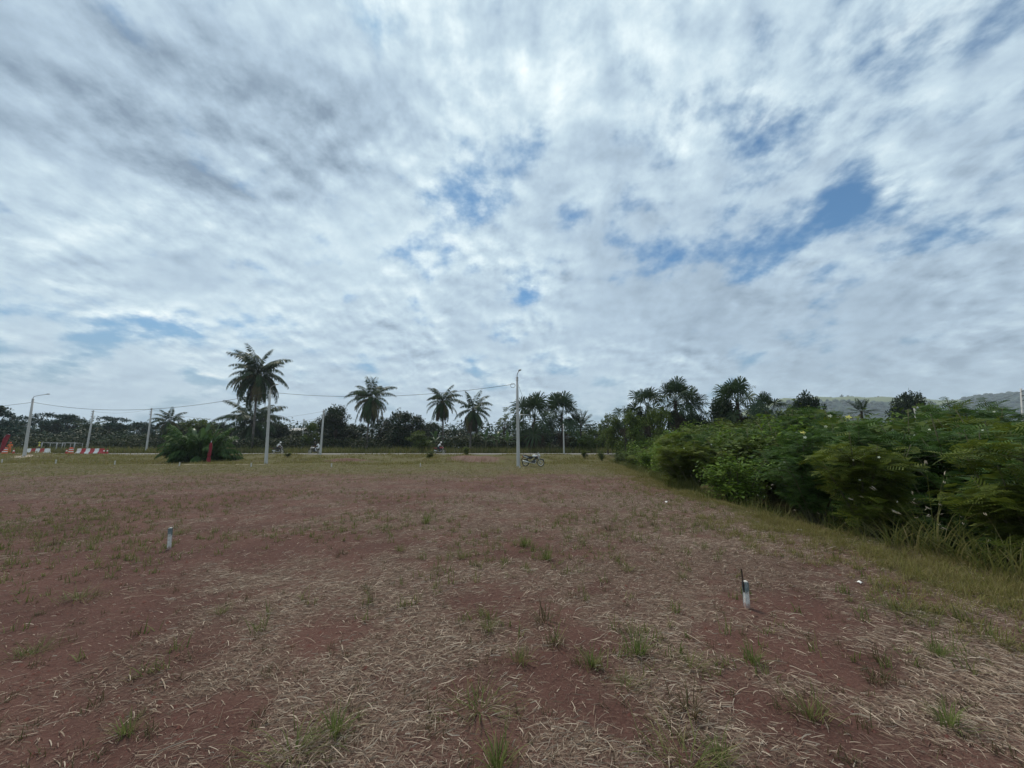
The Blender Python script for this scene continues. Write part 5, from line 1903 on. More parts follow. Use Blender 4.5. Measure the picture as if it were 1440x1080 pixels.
road_pole(122, 69, 577, 'leaning utility pole behind the gap between the two barrier rows', .0)
road_pole(206, 69, 574, 'leaning utility pole left of the low coconut palm', -.02)
road_pole(424, 78, 589, 'thin grey pole in front of the pale green bush', 0, True, .11)
road_pole(451, 58.3, 577, 'utility pole left of the dark round tree, beside the two riders', 0)
road_pole(793, 58.4, 596, 'thin pale pole in front of the bare fan palm', 0, True, .11)
road_pole(1436, 36, 545, 'utility pole at the right edge of the picture against the hill', .15, True, .10)
sp = road_pole(1296, 34, 571, 'short weathered pole sticking out of the thicket on the right', .0, True, .105)
UG = 'wires along the road'
for (a, b_, dz, sg, lab) in ((0, 1, 0, .5, 'upper wire between the two leaning road poles'), (1, 3, 0, 1.6, 'upper wire passing behind the tallest palm'), (1, 3, -.9, 1.7, 'lower wire passing behind the tallest palm'),
                             (3, 4, -.1, 1.8, 'upper wire crossing behind the twin palms'), (3, 4, -.9, 1.9, 'lower wire crossing behind the twin palms'), (6, 5, 0, .6, 'wire from the short pole in the thicket to the pole at the right edge')):
    cable('overhead_wire', RP[a] + Vector((0, 0, dz)), RP[b_] + Vector((0, 0, dz)), sg, lab, .012, 20, 'wire', UG)
cable('overhead_wire', RP[4], at(905, 588, 58.4), .3, 'wire running from the thin pale pole into the thicket', .012, 14, 'wire', UG)
cable('overhead_wire', at(1090, 572, 40), RP[6], .5, 'wire crossing in front of the hill to the short pole', .010, 14, 'wire', UG)


# ------------------------------------------------------------------ motorcycles
def motorcycle(loc, rz, label, body='white', trim='black_gloss', name='motorcycle', lean=0.0, group=None, sx=1.0):
    t = thing(name, label, 'motorcycle', loc, rz, group, 1.0, (lean, 0, rz))
    wb = .68
    for (x, r, w) in ((wb, .315, .045), (-wb, .305, .058)):
        g = G()
        g.torus((0, 0, 0), r - .070, .020, 32, 6)
        for k in range(18):
            a = 2 * math.pi * k / 18
            g.tube([(math.cos(a) * .03, (-1) ** k * .03, math.sin(a) * .03), (math.cos(a + .25) * (r - .075), 0, math.sin(a + .25) * (r - .075))], .0045, 4, 0, False)
        g.tube([(0, -.07, 0), (0, .07, 0)], .045, 10)
        wmesh = part('wheel', g.build('wheel', M['alu'], True), t, (x, 0, r))
        g = G()
        g.torus((0, 0, 0), r - .036, w * .8, 32, 8)
        part('tyre', g.build('tyre', M['rubber'], True), wmesh)
    g = G()                                             # fork
    for s in (-1, 1):
        g.tube([(wb, s * .085, .315), (wb - .16, s * .085, .72), (wb - .235, s * .085, .92)], [.026, .026, .022], 8)
    part('fork', g.build('fork', M['alu'], True), t)
    g = G()
    g.extrude([(wb - .30, .60), (wb - .02, .655), (wb + .20, .60), (wb + .31, .50), (wb + .29, .49), (wb + .17, .57), (wb - .02, .62), (wb - .26, .57)], -.062, .062)
    part('front_mudguard', g.build('front_mudguard', M[trim]), t)
    g = G()                                             # frame
    g.tube([(.42, 0, .84), (.36, 0, .60), (.30, 0, .34), (-.05, 0, .27), (-.28, 0, .36)], .022, 7)
    g.tube([(.42, 0, .84), (.10, 0, .74), (-.28, 0, .68), (-.80, 0, .80)], .022, 7)
    g.tube([(-.28, 0, .36), (-.28, 0, .68)], .020, 7)
    for s in (-1, 1):
        g.tube([(-.26, s * .09, .38), (-wb, s * .09, .305)], .022, 7)
        g.tube([(-.58, s * .10, .36), (-.50, s * .10, .72)], .030, 8)
    part('frame', g.build('frame', M['dark_steel'], True), t)
    g = G()
    g.box((.06, 0, .40), (.36, .22, .20))
    g.box((.13, 0, .56), (.15, .17, .17), 0, Matrix.Rotation(-.3, 3, 'Y'))
    for k in range(4):
        g.box((.135 - .008 * k, 0, .50 + .04 * k), (.19, .21, .012), 0, Matrix.Rotation(-.3, 3, 'Y'))
    for s in (-1, 1):
        g.tube([(.0, s * .10, .40), (.0, s * .15, .40)], .085, 12)
    part('engine', g.build('engine', M['dark_steel']), t)
    g = G()                                             # exhaust
    g.tube([(.22, -.10, .53), (.32, -.12, .42), (.22, -.15, .27), (-.10, -.16, .28), (-.35, -.17, .36)], .022, 8)
    g.tube([(-.33, -.17, .35), (-.40, -.17, .37), (-.82, -.18, .47), (-.86, -.18, .48)], [.030, .052, .055, .035], 10)
    part('exhaust', g.build('exhaust', M['alu'], True), t)
    g = G()                                             # tank with shrouds
    g.ell((.20, 0, .84), (.29, .15, .135), 14, 9, 0, Matrix.Rotation(.12, 3, 'Y'))
    part('tank', g.build('tank', M[body], True), t)
    for s in (-1, 1):
        g = G()
        g.extrude([(.44, .86), (.50, .70), (.32, .60), (.20, .70), (.20, .80)], s * .125, s * .165)
        part('tank_shroud', g.build('tank_shroud', M[trim]), t)
    g = G()
    for k in range(9):
        x0 = .02 - k * .09
        z0 = .80 + .012 * k - .045 * math.sin(k / 8 * math.pi)
        g.box((x0 - .045, 0, z0), (.092, .21 - .006 * k, .085))
    part('seat', g.build('seat', M['black_cloth'], False), t)
    for s in (-1, 1):
        g = G()
        g.extrude([(-.05, .74), (-.12, .60), (-.34, .62), (-.52, .72), (-.28, .76)], s * .085, s * .115)
        part('side_panel', g.build('side_panel', M[trim]), t)
        g = G()
        g.extrude([(-.40, .72), (-.80, .83), (-.88, .91), (-.58, .84), (-.36, .77)], s * .088, s * .118)
        part('tail_panel', g.build('tail_panel', M[body]), t)
    g = G()
    g.extrude([(-.55, .76), (-.82, .80), (-1.02, .62), (-1.05, .44), (-1.03, .44), (-.99, .60), (-.80, .76), (-.55, .72)], -.07, .07)
    part('rear_mudguard', g.build('rear_mudguard', M[trim]), t)
    g = G()
    g.box((-.90, 0, .84), (.06, .16, .07))
    part('tail_light', g.build('tail_light', M['tail']), t)
    g = G()
    for s in (-1, 1):
        g.tube([(-.45, s * .11, .86), (-.70, s * .10, .93), (-.90, s * .08, .94)], .012, 6)
    g.box((-.84, 0, .945), (.20, .17, .014))
    part('luggage_rack', g.build('luggage_rack', M['dark_steel'], False), t)
    g = G()
    g.tube([(.36, -.39, 1.03), (.41, -.24, 1.05), (.43, -.08, .97), (.43, .08, .97), (.41, .24, 1.05), (.36, .39, 1.03)], .013, 7)
    hb_ = part('handlebar', g.build('handlebar', M['dark_steel'], True), t)
    g = G()
    for s in (-1, 1):
        g.tube([(.37, s * .27, 1.045), (.355, s * .41, 1.03)], .021, 7)
    part('grip', g.build('grip', M['rubber'], True), hb_)
    for s in (-1, 1):
        g = G()
        g.tube([(.40, s * .26, 1.05), (.43, s * .31, 1.20)], .008, 5)
        g.ell((.425, s * .33, 1.235), (.016, .065, .048), 10, 6)
        part('mirror', g.build('mirror', M['black_gloss'], True), t)
    g = G()
    g.extrude([(.46, 1.03), (.60, .96), (.63, .84), (.52, .76), (.45, .86)], -.11, .11)
    part('headlight_fairing', g.build('headlight_fairing', M[body]), t)
    g = G()
    g.extrude([(.455, 1.035), (.49, 1.17), (.478, 1.17), (.43, 1.03)], -.095, .095)
    part('windscreen', g.build('windscreen', M['lens']), t)
    g = G()
    g.ell((.615, 0, .88), (.04, .075, .06), 12, 7)
    part('headlight', g.build('headlight', M['lens'], True), t)
    for s in (-1, 1):
        for x, z in ((.50, .86), (-.88, .76)):
            g = G()
            g.tube([(x, s * .09, z), (x, s * .17, z)], .007, 5)
            g.ell((x, s * .20, z), (.035, .035, .022), 8, 5)
            part('indicator', g.build('indicator', M['orange'], True), t)
    g = G()
    for s in (-1, 1):
        g.tube([(-.05, s * .10, .29), (-.06, s * .24, .29)], .013, 6)
    part('foot_peg', g.build('foot_peg', M['rubber'], True), t)
    g = G()
    g.tube([(-.12, .10, .28), (-.20, .28, .01)], .012, 6)
    part('kickstand', g.build('kickstand', M['dark_steel'], True), t)
    return t


mw, mf = onground(740, 655.2), onground(759.5, 654.6)
mx = at(749.8, 654.8, 33.2)
motorcycle((mx.x, 33.2, ground_h1(mx.x, 33.2) - .01), R(-22), 'white and black trail motorcycle parked beside the middle lamp post', 'bike_white', lean=R(3))

# ------------------------------------------------------------------ people
def person(loc, rz, J, label, shirt, legs_m, cap=None, cap_mat='white', skin='skin', shoes='black_cloth', hair='black_cloth', name='person'):
    """J: joint positions (x forward, y left, z up). One continuous skinned body; helmet or cap is a child."""
    ns = ['pelvis', 'waist', 'chest', 'neck', 'head', 'sl', 'el', 'wl', 'sr', 'er', 'wr', 'hl', 'kl', 'al', 'tl', 'hr', 'kr', 'ar', 'tr']
    rad = dict(pelvis=.135, waist=.125, chest=.145, neck=.055, head=.098, sl=.072, el=.045, wl=.032, sr=.072, er=.045, wr=.032, hl=.092, kl=.060, al=.042, tl=.038, hr=.092, kr=.060, ar=.042, tr=.038)
    ed = [('pelvis', 'waist', 1), ('waist', 'chest', 0), ('chest', 'neck', 0), ('neck', 'head', 2), ('chest', 'sl', 0), ('sl', 'el', 0), ('el', 'wl', 2), ('chest', 'sr', 0), ('sr', 'er', 0), ('er', 'wr', 2),
          ('pelvis', 'hl', 1), ('hl', 'kl', 1), ('kl', 'al', 1), ('al', 'tl', 3), ('pelvis', 'hr', 1), ('hr', 'kr', 1), ('kr', 'ar', 1), ('ar', 'tr', 3)]
    pts = {k: Vector(J[k]) for k in ns}
    V = [pts[k] for k in ns]
    rads = [rad[k] for k in ns]
    E = [(ns.index(a), ns.index(b_)) for a, b_, _ in ed]
    seg = [(pts[a], pts[b_], m) for a, b_, m in ed]
    for w, e, s in (('wl', 'el', 1), ('wr', 'er', -1)):      # palm, four curled fingers, thumb
        d = (pts[w] - pts[e]).normalized()
        sd = d.cross(Vector((0, 0, 1)))
        sd = sd.normalized() if sd.length > .1 else Vector((0, 1, 0))
        dn = sd.cross(d).normalized()
        if dn.z > 0:
            dn = -dn
        iw = ns.index(w)
        V.append(pts[w] + d * .07)
        rads.append(.030)
        ip = len(V) - 1
        E.append((iw, ip))
        seg.append((pts[w], V[ip], 2))
        for k in range(4):
            o = V[ip] + sd * (k - 1.5) * .020
            ln = (.062, .074, .070, .055)[k]
            V += [o + d * ln * .5 + dn * .008, o + d * ln * .85 + dn * .035]
            rads += [.0095, .008]
            E += [(ip, len(V) - 2), (len(V) - 2, len(V) - 1)]
            seg.append((o, V[-1], 2))
        V += [pts[w] + d * .035 + sd * s * .040, pts[w] + d * .07 + sd * s * .050 + dn * .02]
        rads += [.011, .009]
        E += [(iw, len(V) - 2), (len(V) - 2, len(V) - 1)]
        seg.append((V[-2], V[-1], 2))
    me = bpy.data.meshes.new('person_rig')
    me.from_pydata([tuple(v) for v in V], E, [])
    o = bpy.data.objects.new('person_rig', me)
    COL.objects.link(o)
    sk = o.modifiers.new('skin', 'SKIN')
    for i, r in enumerate(rads):
        d = me.skin_vertices[0].data[i]
        d.radius = (r, r)
        d.use_root = (i == 0)
    sb = o.modifiers.new('smooth', 'SUBSURF')
    sb.levels = sb.render_levels = 1
    dg = bpy.context.evaluated_depsgraph_get()
    body = bpy.data.meshes.new_from_object(o.evaluated_get(dg))
    bpy.data.objects.remove(o)
    # face: nose, ears and eyes as raised forms on the head
    hd, fw = pts['head'], Vector(J.get('face', (1, 0, 0))).normalized()
    lf = Vector((0, 0, 1)).cross(fw).normalized()
    up = fw.cross(lf)
    bm = bmesh.new()
    bm.from_mesh(body)
    for q, r in ((hd + fw * .100 - up * .02, .018), (hd + lf * .095, .022), (hd - lf * .095, .022), (hd + fw * .085 + lf * .035 + up * .01, .012), (hd + fw * .085 - lf * .035 + up * .01, .012), (hd + fw * .088 - up * .055, .016)):
        bmesh.ops.create_icosphere(bm, subdivisions=1, radius=r, matrix=Matrix.Translation(q))
    bm.to_mesh(body)
    bm.free()
    body.name = 'person'
    body.materials.clear()
    for m in (shirt, legs_m, skin, shoes):
        body.materials.append(M[m])
    for p in body.polygons:
        c = p.center
        best = min(seg, key=lambda s_: (c - (s_[0] + (s_[1] - s_[0]) * max(0, min(1, (c - s_[0]).dot(s_[1] - s_[0]) / max((s_[1] - s_[0]).length_squared, 1e-6))))).length)
        p.material_index = best[2]
        p.use_smooth = True
    ob_ = part('person', body, None, loc, (0, 0, rz))
    tag(ob_, label, 'person')
    g = G()
    c = hd + up * .035 - fw * .01
    rot = Matrix((fw, lf, up)).transposed()
    if cap == 'helmet':
        g.ell(c, (.150, .135, .140), 14, 10, 0, rot)
        g.box(c + fw * .14 + up * .045, (.10, .20, .016), 0, rot)
        part('helmet', g.build('helmet', M[cap_mat], True), ob_)
    elif cap == 'hat':
        g.ell(c + up * .045, (.125, .115, .095), 14, 8, 0, rot)
        g.ell(c + up * .03, (.19, .16, .015), 14, 4, 0, rot)
        part('hard_hat', g.build('hard_hat', M[cap_mat], True), ob_)
    else:
        g.ell(c + up * .01 - fw * .012, (.112, .106, .098), 12, 8, 0, rot)
        part('hair', g.build('hair', M[hair], True), ob_)
    return ob_


def riding(lean=.18, back=0.0):
    """sitting on the saddle, hands on the grips, feet on the pegs; back > 0 moves to the pillion"""
    s = -back
    J = dict(pelvis=(-.28 + s, 0, .96), waist=(-.24 + s, 0, 1.14), chest=(-.16 + s + lean * .5, 0, 1.38), neck=(-.10 + s + lean * .75, 0, 1.54), head=(-.03 + s + lean * .85, 0, 1.68),
             hl=(-.24 + s, .12, .93), kl=(.14 + s * .8, .20, .80), al=(-.05 + s * .8, .20, .38), tl=(.10 + s * .8, .21, .31), hr=(-.24 + s, -.12, .93), kr=(.14 + s * .8, -.20, .80), ar=(-.05 + s * .8, -.20, .38), tr=(.10 + s * .8, -.21, .31),
             sl=(-.14 + s + lean * .6, .19, 1.42), sr=(-.14 + s + lean * .6, -.19, 1.42))
    if back == 0:
        J.update(el=(.12, .32, 1.20), wl=(.31, .34, 1.08), er=(.12, -.32, 1.20), wr=(.31, -.34, 1.08))
    else:
        J.update(el=(.02 + s, .25, 1.18), wl=(.22 + s, .17, 1.06), er=(.02 + s, -.25, 1.18), wr=(.22 + s, -.17, 1.06))
    return J


STAND = dict(pelvis=(0, 0, .95), waist=(0, 0, 1.12), chest=(.01, 0, 1.36), neck=(.02, 0, 1.53), head=(.04, 0, 1.67), hl=(0, .10, .90), kl=(.04, .12, .50), al=(-.01, .13, .09), tl=(.14, .14, .04), hr=(0, -.10, .90), kr=(.0, -.12, .50), ar=(-.04, -.13, .09), tr=(.11, -.14, .04),
             sl=(.0, .20, 1.41), el=(-.02, .27, 1.14), wl=(.12, .25, .94), sr=(.0, -.20, 1.41), er=(.04, -.30, 1.16), wr=(.20, -.20, 1.02))


def on_road(px, Y):
    w = at(px, 638, Y)
    w.z = ROAD_Z + .05 * max(0, 1 - abs(Y - (ROAD_Y0 + ROAD_Y1) / 2) / 3.75)
    return w


RG = 'motorcycles ridden along the road'
w = on_road(391, 62.5)
motorcycle(w, R(-4), 'dark motorcycle on the road under the rider in white, right of the second lamp post', 'black_gloss', group=RG)
person(w, R(-4), riding(.34), 'person in white shirt and white helmet leaning forward on a dark motorcycle', 'white_cloth', 'black_cloth', 'helmet', 'white')
w = on_road(442, 61.8)
motorcycle(w, R(184), 'white fronted motorcycle carrying two people, beside the thin road pole', 'white', group=RG)
person(w, R(184), riding(.12), 'person in black steering the motorcycle that carries two', 'black_cloth', 'black_cloth', 'helmet', 'black_gloss')
person(w, R(184), riding(.02, .36), 'person in white riding pillion behind the rider in black', 'white_cloth', 'white_cloth', 'hair')
w = on_road(618, 62.6)
motorcycle(w, R(-6), 'red motorcycle on the road in front of the twin palms', 'red', group=RG)
person(w, R(-6), riding(.30), 'person in pale shirt and white helmet on the red motorcycle', 'white_cloth', 'navy', 'helmet', 'white')
w = on_road(12, 64.5)
person(w, R(-60), STAND, 'worker in orange overalls standing among the cones at the far left', 'orange_cloth', 'orange_cloth', 'hat', 'orange')
w = on_road(53, 64.5)
person(w, R(-120), STAND, 'worker in yellow green vest behind the left barrier row', 'yellow_cloth', 'navy', 'hat', 'yellow_cloth')

# ------------------------------------------------------------------ road works
def barrier_mesh(wd, mat):
    g = G()
    prof = [(-.30, 0), (-.30, .16), (-.13, .36), (-.09, .80), (.09, .80), (.13, .36), (.30, .16), (.30, 0)]
    x0 = wd / 2 - .012
    V = [(-x0, y_, z_) for y_, z_ in prof] + [(x0, y_, z_) for y_, z_ in prof]
    n = len(prof)
    g.add(V, [tuple(range(n - 1, -1, -1)), tuple(range(n, 2 * n))] + [(i, (i + 1) % n, (i + 1) % n + n, i + n) for i in range(n)])
    g.box((0, 0, .815), (.16, .08, .03))
    g.tube([(x0 - .03, 0, .10), (x0 + .014, 0, .10)], .05, 8)
    return g.build('barrier_block', M[mat])


BW, BR = barrier_mesh(.70, 'white'), barrier_mesh(.70, 'red')
rank = ('first', 'second', 'third', 'fourth', 'fifth', 'sixth')
for (row, x0, Y, n, rowname) in ((0, 40.8, 59.9, 5, 'near the left lamp post'), (1, 111.5, 60.6, 6, 'right of the striped barrel')):
    p0 = on_road(x0, Y)
    for i in range(n):
        white = i % 2 == 0
        o = part('barrier_block', BW if white else BR, None, (p0.x + i * .715, Y - .03 * i, ROAD_Z + .004), (0, 0, R(-2)))
        tag(o, f"{'white' if white else 'red'} barrier block, {rank[i]} from the left in the row {rowname}", 'road barrier', 'red and white barrier rows at the road works')


def traffic_cone(px, Y, label):
    w = on_road(px, Y)
    w.z = ROAD_Z + .004
    t = thing('traffic_cone', label, 'traffic cone', w, 0, 'traffic cones at the road works')
    g = G()
    g.box((0, 0, .02), (.38, .38, .04))
    g.lathe([(.155, .04), (.105, .32), (.0985, .36)], 14)
    g.lathe([(.066, .54), (.03, .74), (.022, .75)], 14)
    part('body', g.build('body', M['red'], False), t)
    g = G()
    g.lathe([(.101, .36), (.068, .54)], 14)
    part('white_band', g.build('white_band', M['white'], True), t)


traffic_cone(18.5, 60.2, 'red traffic cone with a white band beside the orange worker')
traffic_cone(93, 60.2, 'red traffic cone just left of the striped barrel')
traffic_cone(145.6, 60.0, 'red traffic cone at the right end of the second barrier row, left one of two')
traffic_cone(150.4, 60.3, 'red traffic cone at the right end of the second barrier row, right one of two')


def striped_barrel(px, Y, label):
    w = on_road(px, Y)
    w.z = ROAD_Z + .004
    t = thing('traffic_barrel', label, 'traffic barrel', w, 0, 'striped traffic barrels at the road works')
    g = G()
    g.lathe([(.36, 0), (.36, .07), (.30, .09)], 18)
    for z0, r0 in ((.09, .30), (.42, .275), (.72, .25)):
        g.lathe([(r0, z0), (r0 - .012, z0 + .17)], 18)
    g.lathe([(.235, .90), (.22, .93), (.10, .95), (.10, 1.0), (.08, 1.0)], 18)
    part('body', g.build('body', M['orange'], False), t)
    g = G()
    for z0, r0 in ((.26, .280), (.59, .256), (.88, .238)):
        g.lathe([(r0, z0), (r0 - .008, z0 + (.15 if z0 < .8 else .03))], 18)
    part('white_bands', g.build('white_bands', M['white'], True), t)


striped_barrel(99, 60.0, 'orange and white striped barrel between the two barrier rows')
striped_barrel(6, 60.6, 'orange and white striped barrel at the left edge next to the red flag')


def post_frame(px0, px1, Y, label):
    a, b_ = at(px0, 630, Y), at(px1, 630, Y)
    z0 = ground_h1(a.x, Y)
    h = at(px0, 622.5, Y).z - z0
    wd = b_.x - a.x
    t = thing('white_post_frame', label, 'post frame', (a.x, Y, z0), 0, 'white post frames behind the road works')
    for x in (0, wd):
        g = G()
        g.tube([(x, 0, -.2), (x, 0, h)], .085, 8)
        part('post', g.build('post', M['frame_white'], True), t)
        g = G()
        g.tube([(x, 1.3, -.2), (x, 1.3, h * .95)], .05, 6)
        part('post', g.build('post', M['frame_white'], True), t)
    g = G()
    g.tube([(-.05, 0, h), (wd + .05, 0, h)], .045, 8)
    g.tube([(-.05, 1.3, h * .95), (wd + .05, 1.3, h * .95)], .04, 6)
    for x in (0, wd):
        g.tube([(x, 0, h), (x, 1.3, h * .95)], .04, 6)
    part('top_rail', g.build('top_rail', M['frame_white'], True), t)
    g = G()
    for i in range(1, 7):
        g.tube([(wd * i / 7, 1.3, 0), (wd * i / 7, 1.3, h * .94)], .012, 4)
    for i in range(1, 4):
        g.tube([(0, 1.3, h * i / 4), (wd, 1.3, h * i / 4)], .012, 4)
    part('rear_bars', g.build('rear_bars', M['dark_steel'], True), t)


post_frame(58, 79, 71, 'white post frame right behind the left barrier row')
post_frame(87, 104, 71, 'white post frame behind the striped barrel')

# leaning red feather flag at the left edge
fb = at(-5, 644, 54)
fb.z = ground_h1(fb.x, fb.y)
ff = thing('feather_flag', 'tall red feather flag leaning at the left edge of the picture', 'flag', fb, 0, None, 1.0, (0, R(9), 0))
g = G()
g.tube([(0, 0, -.1), (0, 0, 2.1), (.12, 0, 2.75), (.45, 0, 3.05), (.75, 0, 3.0)], .018, 6)
part('pole', g.build('pole', M['steel'], True), ff)
V, Fc = [], []
for i in range(17):
    t_ = i / 16
    z_ = .45 + 2.55 * t_
    x1 = .02 + (.14 if t_ > .8 else 0) * (t_ - .8) * 5
    wd_ = .62 + .12 * math.sin(t_ * 3) - (.30 * max(0, .25 - t_) * 4)
    for j in range(7):
        V.append((x1 + wd_ * j / 6, .05 * math.sin(j * 1.3 + t_ * 7), z_ + (.06 * j / 6 if t_ < .1 else 0)))
for i in range(16):
    for j in range(6):
        o = i * 7 + j
        Fc.append((o, o + 1, o + 8, o + 7))
part('banner', mesh_np('banner', V, Fc, M['red_cloth'], True), ff)
# pole wrapped in red cloth
rb = at(293, 648.5, 40.3)
rb.z = ground_h1(rb.x, rb.y)
rp_ = thing('wrapped_banner', 'red cloth banner wrapped round a pole in front of the heap of arching leaves', 'banner', rb)
g = G()
g.tube([(0, 0, -.1), (.02, 0, 1.0), (.06, 0, 2.25)], .035, 8)
part('pole', g.build('pole', M['steel'], True), rp_)
V, Fc = [], []
rw = random.Random(4)
for i in range(22):
    t_ = i / 21
    for j in range(12):
        a = 2 * math.pi * j / 12
        r_ = (.17 - .05 * t_) * (1 + .28 * math.sin(3 * a + t_ * 9) * .6 + rw.uniform(-.08, .08)) * (1 - .35 * math.exp(-((t_ - .28) / .03) ** 2)) * (1 if t_ < .92 else .7)
        V.append((.06 * t_ + r_ * math.cos(a), r_ * math.sin(a), .04 + 2.05 * t_))
for i in range(21):
    for j in range(12):
        Fc.append((i * 12 + j, i * 12 + (j + 1) % 12, (i + 1) * 12 + (j + 1) % 12, (i + 1) * 12 + j))
part('cloth', mesh_np('cloth', V, Fc, M['red_cloth'], True), rp_)
g = G()
for z_ in (.60, 1.45):
    g.lathe([(.125, z_), (.125, z_ + .035)], 12, 0, (.03, 0, 0))
part('tie', g.build('tie', M['black_cloth'], True), rp_)

# ------------------------------------------------------------------ plot marker stakes
def stake(px, py, hp, label, rod=False, tilt=(0, 0), rz=.3, band=True, wd=.046):
    w = onground(px, py)
    w.z = ground_h1(w.x, w.y) - .01
    d = w.y
    h = hp / F * d * 1.0
    t = thing('marker_stake', label, 'marker stake', w, rz, 'concrete plot marker stakes', 1.0, (tilt[0], tilt[1], rz))
    V, Fc = [], []
    rs = random.Random(int(px))
    for i in range(7):
        z_ = h * i / 6 - (.05 if i == 0 else 0)
        k = 1 - .12 * i / 6
        for (sx, sy) in ((-1, -1), (1, -1), (1, 1), (-1, 1)):
            for (cx_, cy_) in (((.5 - .08) * sx, .5 * sy), (.5 * sx, (.5 - .08) * sy)) if sx * sy > 0 else ((.5 * sx, (.5 - .08) * sy), ((.5 - .08) * sx, .5 * sy)):
                V.append((wd * k * cx_ + rs.uniform(-.0015, .0015), wd * k * cy_ + rs.uniform(-.0015, .0015), z_ + (rs.uniform(-.004, .002) if i == 6 else 0)))
    n = 8
    for i in range(6):
        for j in range(n):
            Fc.append((i * n + j, i * n + (j + 1) % n, (i + 1) * n + (j + 1) % n, (i + 1) * n + j))
    g = G()
    g.add(V, Fc + [tuple(range(6 * n, 7 * n))])
    part('post', g.build('post', M['stake']), t)
    if band:
        g = G()
        zb0, zb1 = h * .70, h * .965
        e = .0022
        Vb = []
        for i, z_ in enumerate((zb0, zb1)):
            k = 1 - .12 * z_ / h
            for (sx, sy) in ((-1, -1), (1, -1), (1, 1), (-1, 1)):
                for (cx_, cy_) in (((.5 - .08) * sx, .5 * sy), (.5 * sx, (.5 - .08) * sy)) if sx * sy > 0 else ((.5 * sx, (.5 - .08) * sy), ((.5 - .08) * sx, .5 * sy)):
                    Vb.append((cx_ * (wd * k + 2 * e + .002), cy_ * (wd * k + 2 * e + .002), z_ + (rs.uniform(-.035, .012) * h / .25 if i == 0 else 0)))
        g.add(Vb, [(j, (j + 1) % n, (j + 1) % n + n, j + n) for j in range(n)])
        part('painted_band', g.build('painted_band', M['stake_top']), t)
    if rod:
        g = G()
        g.tube([(-wd * .55, -.005, h * .6), (-wd * .62, -.005, h * 1.0), (-wd * .85, -.005, h * 1.45)], .0065, 6)
        part('rebar', g.build('rebar', M['rust']), t)
    return t


stake(237.5, 773, 29, 'white marker stake with blue grey top standing in the left field', False, (0, R(-3)), .35)
stake(1050, 853.5, 34, 'white marker stake with blue grey top and rusty rod sticking up, on the right', True, (0, R(2)), .15)
for i, (px, py, lab) in enumerate([(2, 652, 'small white stake at the left edge of the far row'), (78, 653, 'small white stake right of the left lamp post'), (161, 654.2, 'small white stake below the second barrier row'),
                                   (252, 656, 'small white stake in front of the heap of arching leaves'), (353, 656.5, 'small white stake left of the second lamp post'), (466, 657.5, 'small white stake below the thin road pole'),
                                   (591, 657.5, 'small white stake between the skirted palm and the twin palms'), (731, 658.5, 'small white stake at the foot of the middle lamp post')]):
    stake(px, py, 6.0 if px != 731 else 3.5, lab, False, (0, 0), .3 * i, False, .085)


def scrap(px, py, s, label, seed, mat='paper'):
    w = onground(px, py)
    w.z = ground_h1(w.x, w.y) + .012
    rs = random.Random(seed)
    V = [(s * (i - 1.5) / 3, s * .6 * (j - 1) / 2, rs.uniform(0, .35) * s) for i in range(4) for j in range(3)]
    Fc = [(i * 3 + j, i * 3 + j + 1, i * 3 + j + 4, i * 3 + j + 3) for i in range(3) for j in range(2)]
    o = part('paper_scrap', mesh_np('paper_scrap', V, Fc, M[mat]), None, w, (0, 0, rs.uniform(0, 6)))
    sol = o.modifiers.new('thick', 'SOLIDIFY')
    sol.thickness = .003
    return tag(o, label, 'litter')


scrap(1210, 821, .06, 'crumpled white scrap lying at the edge of the green verge', 1)
scrap(1125, 748, .07, 'small white scrap in the grass of the verge bend', 2)
scrap(140, 641, .5, 'pale plastic litter on the bank below the second barrier row', 3)
scrap(937, 708, .10, 'white scrap at the border of straw and verge grass', 4)

# ------------------------------------------------------------------ sheds behind the palms
def shed(px0, px1, Y, ridge_py, eave_py, label):
    a, b_ = at(px0, 620, Y), at(px1, 620, Y)
    z0 = ground_h1(a.x, Y)
    e, r = at(px0, eave_py, Y).z - z0, at(px0, ridge_py, Y).z - z0
    wd = b_.x - a.x
    t = thing('shed', label, 'shed', ((a.x + b_.x) / 2, Y, z0))
    g = G()
    g.box((0, 2, e / 2 - .1), (wd - .4, 4, e + .1))
    part('wall', g.build('wall', M['wall']), t)
    g = G()
    n = 26
    for i in range(n):
        x0, x1 = -wd / 2 + wd * i / n, -wd / 2 + wd * (i + 1) / n
        dz = .035 * (i % 2)
        g.add([(x0, -.35, e - .05 + dz), (x1, -.35, e - .05 + .035 - dz), (x1, 2, r + .035 - dz), (x0, 2, r + dz), (x1, 4.35, e - .05 + .035 - dz), (x0, 4.35, e - .05 + dz)], [(0, 1, 2, 3), (3, 2, 4, 5)])
    part('roof', g.build('roof', M['roof']), t)
    g = G()
    g.box((-wd * .2, -.012, 1.0), (.9, .05, 2.0))
    part('door', g.build('door', M['dark_steel']), t)


shed(326, 340, 87, 615.5, 621, 'low shed with a grey sheet roof behind the tallest palm')
shed(404, 424, 96, 601.5, 606, 'shed with a pale flat roof edge showing over the dark trees')

